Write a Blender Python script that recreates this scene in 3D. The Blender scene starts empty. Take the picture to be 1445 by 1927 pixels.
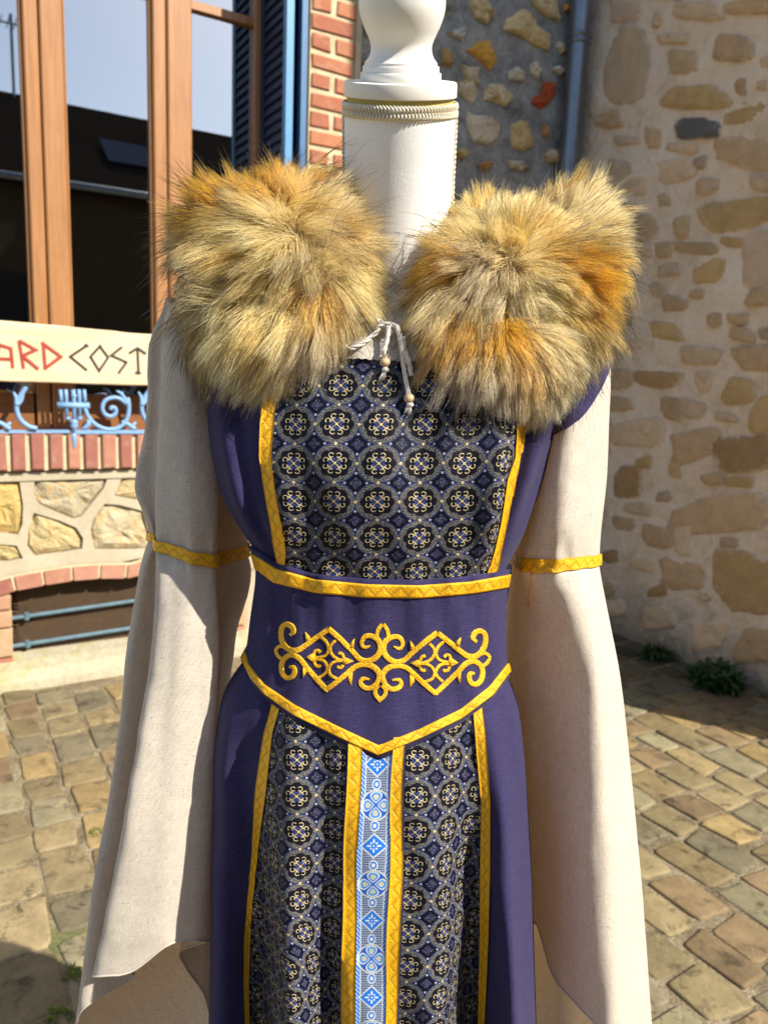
import bpy, bmesh, math, random
import numpy as np
from mathutils import Vector, Matrix, noise as mnoise
from mathutils.bvhtree import BVHTree
from mathutils.kdtree import KDTree
from mathutils.geometry import tessellate_polygon

random.seed(7)
rng = np.random.default_rng(7)
scene = bpy.context.scene
col = scene.collection

# ------------------------------------------------------------------ camera
FPX, PITCH, ROLL, CAMH = 1448.0, math.radians(10.1), math.radians(2.3), 1.33
CAM = np.array([0.0, 0.0, CAMH])
FW = np.array([0, math.cos(PITCH), -math.sin(PITCH)])
UP0 = np.array([0, math.sin(PITCH), math.cos(PITCH)])
RT0 = np.array([1.0, 0, 0])
RT = RT0 * math.cos(ROLL) + UP0 * math.sin(ROLL)
UP = UP0 * math.cos(ROLL) - RT0 * math.sin(ROLL)
cd = bpy.data.cameras.new('camera')
cam = bpy.data.objects.new('camera', cd)
col.objects.link(cam)
cam.matrix_world = Matrix(((RT[0], UP[0], -FW[0], 0), (RT[1], UP[1], -FW[1], 0), (RT[2], UP[2], -FW[2], CAMH), (0, 0, 0, 1)))
cd.sensor_fit = 'VERTICAL'
cd.sensor_height = 36.0
cd.lens = FPX / 1927.0 * 36.0
cd.clip_start = 0.05
cd.clip_end = 500
cd.dof.use_dof = True
cd.dof.focus_distance = 0.78
cd.dof.aperture_fstop = 7.5
scene.camera = cam

# ------------------------------------------------------------------ world, sun, exposure
SUN_EL = math.radians(40)
SUN_AZ = math.radians(119.4)            # clockwise from +Y: behind the camera, to its right
world = bpy.data.worlds.new('World')
scene.world = world
world.use_nodes = True
wn = world.node_tree
bg = wn.nodes['Background']
sky = wn.nodes.new('ShaderNodeTexSky')
sky.sky_type = 'NISHITA'
sky.sun_disc = False
sky.sun_elevation = SUN_EL
sky.sun_rotation = SUN_AZ
sky.air_density = 1.0
sky.dust_density = 1.0
sky.ozone_density = 1.0
wn.links.new(sky.outputs['Color'], bg.inputs['Color'])
bg.inputs['Strength'].default_value = 0.12
sd = bpy.data.lights.new('sun', 'SUN')
sd.energy = 5.0
sd.angle = math.radians(0.55)
sd.color = (1.0, 0.93, 0.80)
sun = bpy.data.objects.new('sun', sd)
col.objects.link(sun)
sdir = Vector((math.sin(SUN_AZ) * math.cos(SUN_EL), math.cos(SUN_AZ) * math.cos(SUN_EL), math.sin(SUN_EL)))
sun.rotation_euler = (-sdir).to_track_quat('-Z', 'Y').to_euler()
sun.location = (5, -4, 6)
scene.view_settings.view_transform = 'Standard'
scene.view_settings.look = 'None'
scene.view_settings.exposure = 0.72
scene.view_settings.gamma = 1.0
scene.view_settings.use_curve_mapping = False
scene.cycles.use_denoising = True
scene.cycles.max_bounces = 7
scene.cycles.transparent_max_bounces = 12

# ------------------------------------------------------------------ photo geometry: rays, planes
def ray(x, y):
    return FW + RT * (x - 722.5) / FPX - UP * (y - 963.5) / FPX
def atY(x, y, Y):
    d = ray(x, y); return CAM + d * (Y / d[1])
def gnd(x, y, z=0.0):
    d = ray(x, y); return CAM + d * ((z - CAMH) / d[2])
def proj(p):
    q = np.asarray(p) - CAM; z = q @ FW
    return np.stack([722.5 + FPX * (q @ RT) / z, 963.5 - FPX * (q @ UP) / z], -1)
A1 = np.array([math.sin(math.radians(59)), math.cos(math.radians(59)), 0.0])   # along the house front
A2 = np.array([-A1[1], A1[0], 0.0])                                            # away from the street
BF, AW = 3.354, 3.15
def fac(x, y, b=BF):
    d = ray(x, y); t = b / (d @ A2); p = CAM + d * t
    return np.array([p @ A1, p[2]])
def wal(x, y, a=AW):
    d = ray(x, y); t = a / (d @ A1); p = CAM + d * t
    return np.array([p @ A2, p[2]])
def W(a, b, z):
    p = A1 * a + A2 * b
    return (p[0], p[1], z)

# ------------------------------------------------------------------ scene helpers
def link(o, parent=None):
    col.objects.link(o)
    if parent is not None:
        o.parent = parent
        o.matrix_parent_inverse = Matrix.Translation(parent.location).inverted() if parent.type == 'EMPTY' else Matrix()
    return o
def tag(o, label, cat, group=None):
    o['label'] = label; o['category'] = cat
    if group: o['group'] = group
    return o
def thing(name, label, cat, loc=(0, 0, 0), group=None):
    o = bpy.data.objects.new(name, None); col.objects.link(o)
    o.location = loc; o.empty_display_size = 0.1
    return tag(o, label, cat, group)
def mesh(name, v, f, mat=None, parent=None, smooth=False, uv=None, color=None):
    me = bpy.data.meshes.new(name)
    me.from_pydata([tuple(map(float, p)) for p in v], [], [tuple(int(i) for i in q) for q in f])
    if uv is not None:
        ul = me.uv_layers.new(name='UVMap')
        li = np.empty(len(me.loops), dtype=np.int32); me.loops.foreach_get('vertex_index', li)
        ul.data.foreach_set('uv', np.asarray(uv, dtype=np.float32)[li].ravel())
    if mat: me.materials.append(mat)
    if smooth: me.polygons.foreach_set('use_smooth', [True] * len(me.polygons))
    me.update()
    o = bpy.data.objects.new(name, me)
    if color is not None: o.color = (*color, 1.0)
    return link(o, parent)
class MB:
    """collects shapes, then makes one mesh object"""
    def __init__(s): s.v = []; s.f = []
    def add(s, v, f):
        n = len(s.v); s.v += [tuple(p) for p in v]; s.f += [tuple(i + n for i in q) for q in f]
        return s
    def hexa(s, c):          # eight corners: bottom loop then top loop
        return s.add(c, [(3, 2, 1, 0), (4, 5, 6, 7), (0, 1, 5, 4), (1, 2, 6, 5), (2, 3, 7, 6), (3, 0, 4, 7)])
    def fbox(s, a0, a1, b0, b1, z0, z1):     # box in house coordinates
        return s.hexa([W(a0, b0, z0), W(a1, b0, z0), W(a1, b1, z0), W(a0, b1, z0), W(a0, b0, z1), W(a1, b0, z1), W(a1, b1, z1), W(a0, b1, z1)])
    def tube(s, pts, r, n=8, closed=False, caps=True):
        v, f = tube_geo(pts, r, n, closed, caps); return s.add(v, f)
    def build(s, name, mat, parent=None, smooth=False, color=None):
        return mesh(name, s.v, s.f, mat, parent, smooth, None, color)
def tube_geo(pts, r, n=8, closed=False, caps=True):
    P = np.asarray(pts, float); m = len(P)
    rr = np.full(m, r) if np.isscalar(r) else np.asarray(r, float)
    T = np.zeros_like(P)
    if closed: T = np.roll(P, -1, 0) - np.roll(P, 1, 0)
    else:
        T[1:-1] = P[2:] - P[:-2]; T[0] = P[1] - P[0]; T[-1] = P[-1] - P[-2]
    T /= np.linalg.norm(T, axis=1)[:, None] + 1e-12
    ref = np.array([0, 0, 1.0]) if abs(T[0][2]) < 0.9 else np.array([1.0, 0, 0])
    u = np.cross(T[0], ref); u /= np.linalg.norm(u)
    V = []; F = []
    for i in range(m):
        u = u - T[i] * (u @ T[i]); u /= np.linalg.norm(u) + 1e-12
        w = np.cross(T[i], u)
        for k in range(n):
            a = 2 * math.pi * k / n
            V.append(P[i] + rr[i] * (math.cos(a) * u + math.sin(a) * w))
    for i in range(m if closed else m - 1):
        j = (i + 1) % m
        for k in range(n):
            k2 = (k + 1) % n
            F.append((i * n + k, i * n + k2, j * n + k2, j * n + k))
    if caps and not closed:
        F.append(tuple(range(n))[::-1]); F.append(tuple((m - 1) * n + k for k in range(n)))
    return V, F
def crom(P, sub, closed=False):
    P = np.asarray(P, float); n = len(P); out = []
    rng_ = range(n) if closed else range(n - 1)
    for i in rng_:
        if closed: p0, p1, p2, p3 = P[(i - 1) % n], P[i], P[(i + 1) % n], P[(i + 2) % n]
        else:
            p1, p2 = P[i], P[i + 1]
            p0 = P[i - 1] if i > 0 else 2 * p1 - p2
            p3 = P[i + 2] if i + 2 < n else 2 * p2 - p1
        for k in range(sub):
            t = k / sub
            out.append(0.5 * ((2 * p1) + (-p0 + p2) * t + (2 * p0 - 5 * p1 + 4 * p2 - p3) * t * t + (-p0 + 3 * p1 - 3 * p2 + p3) * t ** 3))
    if not closed: out.append(P[-1])
    return np.array(out)
def grid_faces(R, Cn, wrap=False):
    F = []
    for i in range(R - 1):
        for j in range(Cn if wrap else Cn - 1):
            j2 = (j + 1) % Cn
            F.append((i * Cn + j, i * Cn + j2, (i + 1) * Cn + j2, (i + 1) * Cn + j))
    return F
def lathe(name, prof, mat, parent, n=48, M=None, smooth=True):
    V = []; 
    for r, z in prof:
        for k in range(n):
            a = 2 * math.pi * k / n
            p = Vector((r * math.cos(a), r * math.sin(a), z))
            V.append(M @ p if M is not None else p)
    F = grid_faces(len(prof), n, True)
    F.append(tuple(range(n))[::-1]); F.append(tuple((len(prof) - 1) * n + k for k in range(n)))
    return mesh(name, V, F, mat, parent, smooth)
def fbm(p, s, seed=0.0, o=3):
    return mnoise.fractal(Vector((p[0] * s + seed, p[1] * s - seed, p[2] * s + 2 * seed)), 1.0, 2.0, o)

# ------------------------------------------------------------------ shader helpers
class X:
    """a socket or number with arithmetic that builds math nodes"""
    def __init__(s, nt, v): s.nt = nt; s.v = v
    def op(s, o, *a):
        n = s.nt.nodes.new('ShaderNodeMath'); n.operation = o
        for i, q in enumerate((s,) + a):
            q = q.v if isinstance(q, X) else q
            if isinstance(q, (int, float)): n.inputs[i].default_value = float(q)
            else: s.nt.links.new(q, n.inputs[i])
        return X(s.nt, n.outputs[0])
    def __add__(s, o): return s.op('ADD', o)
    __radd__ = __add__
    def __sub__(s, o): return s.op('SUBTRACT', o)
    def __rsub__(s, o): return X(s.nt, float(o)).op('SUBTRACT', s)
    def __mul__(s, o): return s.op('MULTIPLY', o)
    __rmul__ = __mul__
    def __truediv__(s, o): return s.op('DIVIDE', o)
    def __lt__(s, o): return s.op('LESS_THAN', o)
    def __gt__(s, o): return s.op('GREATER_THAN', o)
    def abs(s): return s.op('ABSOLUTE')
    def frac(s): return s.op('FRACT')
    def sin(s): return s.op('SINE')
    def cos(s): return s.op('COSINE')
    def sqrt(s): return s.op('SQRT')
    def min(s, o): return s.op('MINIMUM', o)
    def max(s, o): return s.op('MAXIMUM', o)
    def sat(s): return s.op('MAXIMUM', 0.0).op('MINIMUM', 1.0)
    def mod(s, o): return s.op('FLOORED_MODULO', o)
    def atan2(s, o): return s.op('ARCTAN2', o)
    def inv(s): return 1.0 - s
    def below(s, o, w=0.01):        # soft "less than"
        return ((o - s) / w + 0.5).sat() if not isinstance(o, (int, float)) else ((X(s.nt, float(o)) - s) / w + 0.5).sat()
def hyp(a, b): return (a * a + b * b).sqrt()
class Mat:
    def __init__(s, name):
        s.m = bpy.data.materials.new(name); s.m.use_nodes = True
        s.nt = s.m.node_tree; s.p = s.nt.nodes['Principled BSDF']; s.out = s.nt.nodes['Material Output']
        s._tc = None
    def node(s, t, **kw):
        n = s.nt.nodes.new(t)
        for k, v in kw.items(): setattr(n, k, v)
        return n
    def ln(s, a, b): s.nt.links.new(a.v if isinstance(a, X) else a, b)
    def tc(s, o='Object'):
        if s._tc is None: s._tc = s.node('ShaderNodeTexCoord')
        return s._tc.outputs[o]
    def noise(s, scale, detail=3, rough=0.55, vec=None, stretch=None, dist=0.0):
        n = s.node('ShaderNodeTexNoise'); n.inputs['Scale'].default_value = scale
        n.inputs['Detail'].default_value = detail; n.inputs['Roughness'].default_value = rough
        n.inputs['Distortion'].default_value = dist
        v = vec or s.tc()
        if stretch:
            mp = s.node('ShaderNodeMapping'); mp.inputs['Scale'].default_value = stretch
            s.nt.links.new(v, mp.inputs['Vector']); v = mp.outputs[0]
        s.nt.links.new(v, n.inputs['Vector'])
        return X(s.nt, n.outputs['Fac'])
    def voro(s, scale, feature='F1', out='Distance', vec=None):
        n = s.node('ShaderNodeTexVoronoi', feature=feature); n.inputs['Scale'].default_value = scale
        s.nt.links.new(vec or s.tc(), n.inputs['Vector'])
        return X(s.nt, n.outputs[out])
    def uv(s):
        n = s.node('ShaderNodeUVMap'); n.uv_map = 'UVMap'
        q = s.node('ShaderNodeSeparateXYZ'); s.nt.links.new(n.outputs[0], q.inputs[0])
        return X(s.nt, q.outputs[0]), X(s.nt, q.outputs[1])
    def rgb(s, c):
        n = s.node('ShaderNodeRGB'); n.outputs[0].default_value = (*c, 1); return n.outputs[0]
    def mix(s, f, a, b, mode='MIX'):
        n = s.node('ShaderNodeMix', data_type='RGBA', blend_type=mode)
        for i, q in ((0, f), (6, a), (7, b)):
            q = q.v if isinstance(q, X) else q
            if isinstance(q, (int, float)): n.inputs[i].default_value = float(q)
            elif isinstance(q, tuple): n.inputs[i].default_value = (*q, 1)
            else: s.nt.links.new(q, n.inputs[i])
        return n.outputs[2]
    def ramp(s, f, stops):
        n = s.node('ShaderNodeValToRGB'); e = n.color_ramp.elements
        while len(e) < len(stops): e.new(0.5)
        for k, (p, c) in zip(e, stops): k.position = p; k.color = (*c, 1)
        s.ln(f, n.inputs[0]); return n.outputs[0]
    def scale(s, c, x):            # colour times a number socket
        n = s.node('ShaderNodeVectorMath', operation='SCALE')
        s.nt.links.new(c, n.inputs[0]); s.ln(x, n.inputs['Scale']); return n.outputs[0]
    def objcol(s):
        n = s.node('ShaderNodeObjectInfo'); return n.outputs['Color'], X(s.nt, n.outputs['Random'])
    def bump(s, h, strength=0.4, dist=0.01):
        n = s.node('ShaderNodeBump'); n.inputs['Strength'].default_value = strength; n.inputs['Distance'].default_value = dist
        s.ln(h, n.inputs['Height']); s.nt.links.new(n.outputs[0], s.p.inputs['Normal']); return n.outputs[0]
    def set(s, color=None, rough=None, metal=None, spec=None, sheen=None):
        i = s.p.inputs
        if color is not None:
            if isinstance(color, tuple): i['Base Color'].default_value = (*color, 1)
            else: s.ln(color, i['Base Color'])
        if rough is not None:
            if isinstance(rough, X): s.ln(rough, i['Roughness'])
            else: i['Roughness'].default_value = rough
        if metal is not None: i['Metallic'].default_value = metal
        if spec is not None: i['Specular IOR Level'].default_value = spec
        if sheen is not None: i['Sheen Weight'].default_value = sheen
        return s.m

# ------------------------------------------------------------------ materials
def m_piece(name, var=0.35, bump=0.5, dist=0.006, scale=14, rough=0.9, stain=None, stain_amt=0.5, edge=None):
    """stone, brick and cobble pieces: the object's own colour with grain, blotches and wear"""
    m = Mat(name); c, r = m.objcol()
    n1 = m.noise(scale, 6, 0.62); n2 = m.noise(scale * 6, 4, 0.6)
    c = m.scale(c, n1 * (2 * var) + n2 * var + (1 - 1.5 * var))
    if stain:
        n3 = m.noise(scale * 0.8, 5, 0.7, dist=0.6)
        c = m.mix(((n3 - 0.54) * 9).sat() * stain_amt, c, stain)
    if edge:
        a_ = m.node('ShaderNodeAttribute'); a_.attribute_name = 'core'; core = X(m.nt, a_.outputs['Fac'])
        nn_ = m.noise(26, 5, 0.65)
        c = m.mix((0.66 - core * 1.45 + (nn_ - 0.5) * 3.0).sat(), c, m.scale(m.rgb(edge), n1 * 0.5 + 0.75))
    m.bump(n1 * 0.7 + n2 * 0.5, bump, dist)
    return m.set(c, rough, spec=0.25)
M_BRICK = m_piece('brick_red', 0.3, 0.45, 0.004, 18, 0.9, (0.50, 0.36, 0.22), 0.35)
M_FLINT = m_piece('flint_nodule', 0.45, 0.6, 0.008, 22, 0.75, (0.36, 0.17, 0.03), 0.75)
M_MILL = m_piece('yellow_meuliere', 0.5, 0.9, 0.02, 16, 0.95, (0.56, 0.33, 0.09), 0.6)
M_RUBBLE = m_piece('sandstone', 0.34, 0.5, 0.008, 16, 0.95, (0.44, 0.34, 0.24), 0.4, edge=(0.78, 0.62, 0.46))
M_COBBLE = m_piece('cobble_stone', 0.5, 0.55, 0.006, 15, 0.8, (0.055, 0.042, 0.026), 0.8)

m = Mat('cement'); n1 = m.noise(3.5, 6, 0.65); n2 = m.noise(45, 4)
m.bump(n1 * 0.4 + n2 * 0.35, 0.35, 0.006)
M_CEMENT = m.set(m.ramp(n1 * 0.7 + n2 * 0.3, [(0.3, (0.36, 0.31, 0.22)), (0.6, (0.50, 0.44, 0.32)), (0.8, (0.56, 0.51, 0.40))]), 0.92)
m = Mat('brick_mortar'); n1 = m.noise(20, 5); n2 = m.noise(120, 3)
m.bump(n1 + n2 * 0.5, 0.4, 0.004)
M_MORTAR = m.set(m.ramp(n1 * 0.7 + n2 * 0.3, [(0.3, (0.46, 0.37, 0.22)), (0.7, (0.66, 0.56, 0.37))]), 0.95)
m = Mat('grey_mortar'); n1 = m.noise(8, 6, 0.7, dist=0.6); n2 = m.noise(60, 4)
m.bump(n1 * 0.8 + n2 * 0.4, 0.8, 0.03)
M_GREY = m.set(m.ramp(n1 * 0.75 + n2 * 0.25, [(0.32, (0.13, 0.125, 0.115)), (0.5, (0.32, 0.32, 0.30)), (0.68, (0.52, 0.51, 0.48))]), 0.95)
m = Mat('lime_mortar'); n1 = m.noise(2.2, 7, 0.66); n2 = m.noise(28, 5, 0.6); n3 = m.noise(7, 5, 0.7, dist=1.0)
m.bump(n1 * 0.5 + n2 * 0.45 + n3 * 0.6, 0.8, 0.04)
c = m.ramp(n1 * 0.5 + n3 * 0.35 + n2 * 0.15, [(0.32, (0.56, 0.41, 0.255)), (0.5, (0.82, 0.66, 0.49)), (0.68, (0.88, 0.76, 0.61))])
geo = m.node('ShaderNodeNewGeometry'); sp = m.node('ShaderNodeSeparateXYZ'); m.nt.links.new(geo.outputs['Position'], sp.inputs[0])
zz = X(m.nt, sp.outputs[2])
c = m.mix((((0.34 - zz) * 3.0) + (n3 - 0.5) * 2.2).sat() * 0.75, c, (0.12, 0.10, 0.065))      # splash stain at the foot
M_LIME = m.set(c, 0.95)
m = Mat('sandy_joint'); n1 = m.noise(9, 6, 0.65); n2 = m.noise(110, 5, 0.7); n3 = m.noise(2.3, 4)
c = m.ramp(n1 * 0.5 + n2 * 0.5, [(0.36, (0.065, 0.048, 0.026)), (0.5, (0.21, 0.165, 0.095)), (0.64, (0.42, 0.36, 0.25))])
c = m.mix(((n3 * 0.6 + n1 * 0.4 - 0.565) * 14).sat() * 0.7, c, (0.075, 0.10, 0.012))
m.bump(n1 * 0.5 + n2, 0.8, 0.008)
M_JOINT = m.set(c, 0.97)
m = Mat('mossy_plinth'); n1 = m.noise(5, 6, 0.65); n2 = m.noise(50, 4); n3 = m.noise(3.0, 5, 0.7, dist=0.5)
c = m.ramp(n1 * 0.6 + n2 * 0.4, [(0.3, (0.30, 0.26, 0.17)), (0.65, (0.50, 0.45, 0.33))])
c = m.mix(((n3 - 0.50) * 7).sat() * 0.65, c, (0.27, 0.26, 0.03))
m.bump(n1 + n2, 0.5, 0.008)
M_PLINTH = m.set(c, 0.95)

def m_wood(name, dark, light, rough=0.45, s=(60, 60, 3.0), vec=None, var=1.0):
    m = Mat(name)
    n1 = m.noise(1.0, 5, 0.6, stretch=s, dist=0.4); n2 = m.noise(4.0, 4, 0.6, stretch=s)
    n3 = m.noise(1.6, 4, 0.6)
    f = n1 * 0.5 + n2 * 0.25 + n3 * 0.25
    m.bump(n1 + n2 * 0.6, 0.15, 0.002)
    return m.set(m.ramp(f, [(0.3, dark), (0.68, light)]), rough, spec=0.4)
M_OAK = m_wood('varnished_oak', (0.26, 0.11, 0.038), (0.46, 0.23, 0.095), 0.4)
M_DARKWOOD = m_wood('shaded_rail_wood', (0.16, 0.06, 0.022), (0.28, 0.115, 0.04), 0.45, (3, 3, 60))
M_PINE = m_wood('raw_pine', (0.60, 0.42, 0.24), (0.84, 0.69, 0.48), 0.7, (2.2, 2.2, 55))
def m_plain(name, c, rough=0.6, metal=0.0, spec=0.4, v=0.15, scale=30, bump=0.0, bd=0.002):
    m = Mat(name); n = m.noise(scale, 5, 0.6)
    if bump: m.bump(n, bump, bd)
    return m.set(m.scale(m.rgb(c), n * (2 * v) + (1 - v)), rough, metal, spec)
M_RED = m_plain('red_sign_paint', (0.36, 0.045, 0.03), 0.7, v=0.4, scale=60)
M_INK = m_plain('charcoal_sign_paint', (0.035, 0.034, 0.032), 0.7, v=0.4, scale=60)
M_IRON = m_plain('pale_blue_iron', (0.20, 0.36, 0.60), 0.5, v=0.25, scale=40, bump=0.2)
M_SHUT = m_plain('blue_shutter', (0.009, 0.020, 0.055), 0.5, v=0.2, scale=25)  # dark copy of the shutter blue: shade of the turned-away face in its colour
M_SHUTEDGE = m_plain('sunlit_blue_shutter_edge', (0.10, 0.28, 0.52), 0.4, v=0.2, scale=25)  # bright copy of the shutter blue: sunlight on the edge put into its colour
M_SHUT2 = m_plain('mid_blue_shutter_edge', (0.05, 0.15, 0.32), 0.45, v=0.2, scale=25)
M_RAIL = m_plain('rail_blue', (0.095, 0.165, 0.21), 0.6, v=0.5, scale=30)
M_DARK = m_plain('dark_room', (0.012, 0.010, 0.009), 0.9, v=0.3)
M_WIRE = m_plain('rusty_wire', (0.15, 0.095, 0.055), 0.7, v=0.4)
M_ZINC = m_plain('zinc_pipe', (0.20, 0.225, 0.26), 0.36, 0.75, 0.5, v=0.22, scale=18, bump=0.1)
M_LEAF = m_plain('weed_leaf', (0.035, 0.075, 0.016), 0.55, v=0.4, scale=25)
M_MOSS = m_plain('moss_leaf', (0.11, 0.15, 0.012), 0.8, v=0.4, scale=60)
M_ROOF = m_plain('dark_roof_tile', (0.026, 0.019, 0.015), 1.0, 0.0, 0.0, v=0.4, scale=6)
M_FARWALL = m_plain('far_wall', (0.06, 0.042, 0.026), 1.0, 0.0, 0.0, v=0.2, scale=2)
M_SKYLIGHT = m_plain('skylight_glass', (0.05, 0.06, 0.09), 1.0, 0.0, 0.0, v=0.05)
# window glass: mirror-like street reflection over a dark room
m = Mat('window_glass'); m.nt.nodes.remove(m.p)
g = m.node('ShaderNodeBsdfGlossy'); g.inputs['Roughness'].default_value = 0.0; g.inputs['Color'].default_value = (0.93, 0.97, 1, 1)
t = m.node('ShaderNodeBsdfTransparent'); t.inputs['Color'].default_value = (0.55, 0.57, 0.56, 1)
mx = m.node('ShaderNodeMixShader'); mx.inputs[0].default_value = 0.42
m.nt.links.new(t.outputs[0], mx.inputs[1]); m.nt.links.new(g.outputs[0], mx.inputs[2]); m.nt.links.new(mx.outputs[0], m.out.inputs[0])
M_GLASS = m.m

# cloths
def m_cloth(name, base, fleck, trans=0.0, tcol=(1, 1, 1), weave=1500, slub=0.5, bump=0.35, rough=0.9, sheen=0.05, flecks=0.35):
    m = Mat(name); u, v = m.uv()
    uvn = m.node('ShaderNodeUVMap'); uvn.uv_map = 'UVMap'; vec = uvn.outputs[0]
    h = m.noise(1.0, 3, 0.65, vec, (60, 760, 1)); w = m.noise(1.0, 3, 0.65, vec, (760, 60, 1))
    g = m.noise(420, 2, 0.6, vec); big = m.noise(14, 3, 0.5, vec)
    wv = (u * (weave * 1.0)).sin() * (v * (weave * 0.8)).sin()
    f = h * 0.5 + w * 0.5
    c = m.scale(m.rgb(base), f * (2 * slub) + big * 0.16 + g * 0.25 + (1 - slub - 0.08 - 0.125))
    if flecks:
        k = (((h * 0.65 + g * 0.35) - 0.545) * 9).sat() * flecks
        c = m.mix(k, c, fleck)
    fine = m.noise(9, 4, 0.5, vec)
    m.bump(f * 0.5 + g * 0.25 + fine * 2.2, bump, 0.0022)
    m.set(c, rough, spec=0.2, sheen=sheen)
    m.p.inputs['Sheen Roughness'].default_value = 0.5
    if trans > 0:
        tr = m.node('ShaderNodeBsdfTranslucent'); m.nt.links.new(m.mix(1.0, c, tcol, 'MULTIPLY'), tr.inputs['Color'])
        mx = m.node('ShaderNodeMixShader'); mx.inputs[0].default_value = trans
        m.nt.links.new(m.p.outputs[0], mx.inputs[1]); m.nt.links.new(tr.outputs[0], mx.inputs[2])
        m.nt.links.new(mx.outputs[0], m.out.inputs[0])
    return m.m
M_LINEN = m_cloth('natural_linen', (0.67, 0.615, 0.53), (0.20, 0.15, 0.11), 0.28, (1.0, 0.76, 0.50), slub=0.75, flecks=0.75)
M_NAVY = m_cloth('navy_linen', (0.030, 0.0245, 0.080), (0.062, 0.055, 0.145), slub=0.95, flecks=0.5, sheen=0.06, bump=0.5)
M_CANVAS = m_cloth('white_canvas', (0.86, 0.86, 0.86), (0.9, 0.9, 0.9), slub=0.12, flecks=0.0, bump=0.22)

# brocade: medallions on a square lattice, small rosettes between them
m = Mat('brocade'); u, v = m.uv()
uu, vv = u / 0.0425, v / 0.0376
fx, fy = (uu + 0.5).frac() - 0.5, (vv + 0.5).frac() - 0.5
gx, gy = uu.frac() - 0.5, vv.frac() - 0.5
r = hyp(fx, fy); ang = fy.atan2(fx)
rg = hyp(gx, gy); angg = gy.atan2(gx)
uvn = m.node('ShaderNodeUVMap'); uvn.uv_map = 'UVMap'
wn1 = m.noise(1.0, 2, 0.6, uvn.outputs[0], (450, 1100, 1)); wn2 = m.noise(800, 2, 0.7, uvn.outputs[0])
blot = m.noise(40, 3, 0.6, uvn.outputs[0])
wob = (wn2 - 0.5) * 0.03
c = m.mix(0, (0.0035, 0.004, 0.010), (0, 0, 0))
flower = rg.below((angg * 4).cos() * 0.024 + (0.118 + wob), 0.03)
c = m.mix(flower * ((wn2 - 0.40) * 5).sat(), c, m.ramp(wn1, [(0.38, (0.008, 0.010, 0.035)), (0.5, (0.045, 0.05, 0.14)), (0.64, (0.18, 0.17, 0.23))]))
dots = hyp(gx.abs() - 0.255, gy).below(0.030, 0.02).max(hyp(gx, gy.abs() - 0.255).below(0.030, 0.02))
c = m.mix(dots, c, (0.32, 0.33, 0.38))
ringfill = r.below(0.500 + wob, 0.02)
tau = m.ramp(wn1 * 0.6 + wn2 * 0.4, [(0.40, (0.014, 0.016, 0.028)), (0.5, (0.072, 0.073, 0.080)), (0.62, (0.23, 0.215, 0.18))])
c = m.mix(ringfill, c, tau)
c = m.mix(((r - 0.506).abs().below(0.015, 0.014)) * 0.8, c, (0.020, 0.032, 0.14))
disc = r.below((ang * 4).cos().abs() * 0.055 + (0.340 + wob), 0.02)
c = m.mix(disc, c, (0.0055, 0.0055, 0.012))
q = ((ang + math.pi / 4).mod(math.pi / 2) - math.pi / 4).abs()            # fold onto an axis, 0..45 deg
qd = (ang.mod(math.pi / 2) - math.pi / 4).abs()                            # fold onto a diagonal
lx, ly = r * qd.cos(), r * qd.sin()
ax, ay = r * q.cos(), r * q.sin()
leaf = hyp((lx - 0.115) / 0.075, (ly - 0.052) / 0.032).below(1.0, 0.3)
c = m.mix(leaf, c, (0.03, 0.042, 0.15))
curl = (hyp(lx - 0.205, ly - 0.085) - 0.055).abs().below(0.0090, 0.011) * (((lx - 0.190) * -1.0).below(0.0, 0.01).max(ly.below(0.088, 0.01)))
stem = ly.below(0.007, 0.01) * lx.below(0.155, 0.01) * (lx * -1.0).below(-0.03, 0.01)
neck_ = hyp((lx - 0.165) / 0.03, (ly - 0.022) / 0.013).below(1.0, 0.3)
gold = curl.max(stem).max(neck_).max(r.below(0.033, 0.015))
pts = hyp(gx, fy).below(0.036, 0.02).max(hyp(fx, gy).below(0.036, 0.02))
gold = (gold.max(pts) * (wn2 * 0.7 + 0.65)).sat()
c = m.mix(gold, c, (0.56, 0.47, 0.25))
c = m.scale(c, blot * 0.5 + wn1 * 0.4 + 0.6)
m.bump(gold * 0.6 + ringfill * 0.25 - disc * 0.3 + wn1 * 0.6 + wn2 * 0.3, 0.5, 0.0012)
m.ln(gold * 0.3, m.p.inputs['Metallic'])
M_BROC = m.set(c, 0.5, spec=0.14)

# yellow jacquard ribbon, u metres along, v 0..1 across
def m_ribbon(name, base, line):
    m = Mat(name); u, v = m.uv()
    t1 = ((u / 0.0165).frac() - 0.5).abs() * 2
    t2 = ((u / 0.0150 + 0.5).frac() - 0.5).abs() * 2
    ln1 = (v - (t1 * 0.46 + 0.27)).abs().below(0.075, 0.06) * 0.8; ln2 = ((v - (t1 * 0.46 + 0.14)).abs().below(0.03, 0.05)).max((v - (t1 * 0.46 + 0.40)).abs().below(0.03, 0.05)) * 0.45
    edge = (v - 0.5).abs(); e1 = (edge - 0.37).abs().below(0.014, 0.02) * 0.5
    pic = (edge * -1.0).below(-0.455, 0.02) * (((u / 0.0016).frac() - 0.5).abs().below(0.25, 0.1) * 0.7 + 0.3)
    n = m.noise(520, 3, 0.7); nb = m.noise(35, 3)
    lines = ln1.max(ln2).max(e1).max(pic)
    c = m.mix(lines * 0.6, m.scale(m.rgb(base), n * 1.1 + nb * 0.4 + 0.26), line)
    m.bump(lines * -0.6 + n * 1.1, 0.7, 0.0016)
    m.ln(n * 0.35 + 0.25, m.p.inputs['Roughness'])
    m.p.inputs['Metallic'].default_value = 0.12
    return m.set(c, None, spec=0.5)
M_GOLD = m_ribbon('yellow_jacquard_ribbon', (0.90, 0.47, 0.006), (0.44, 0.175, 0.004))

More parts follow.
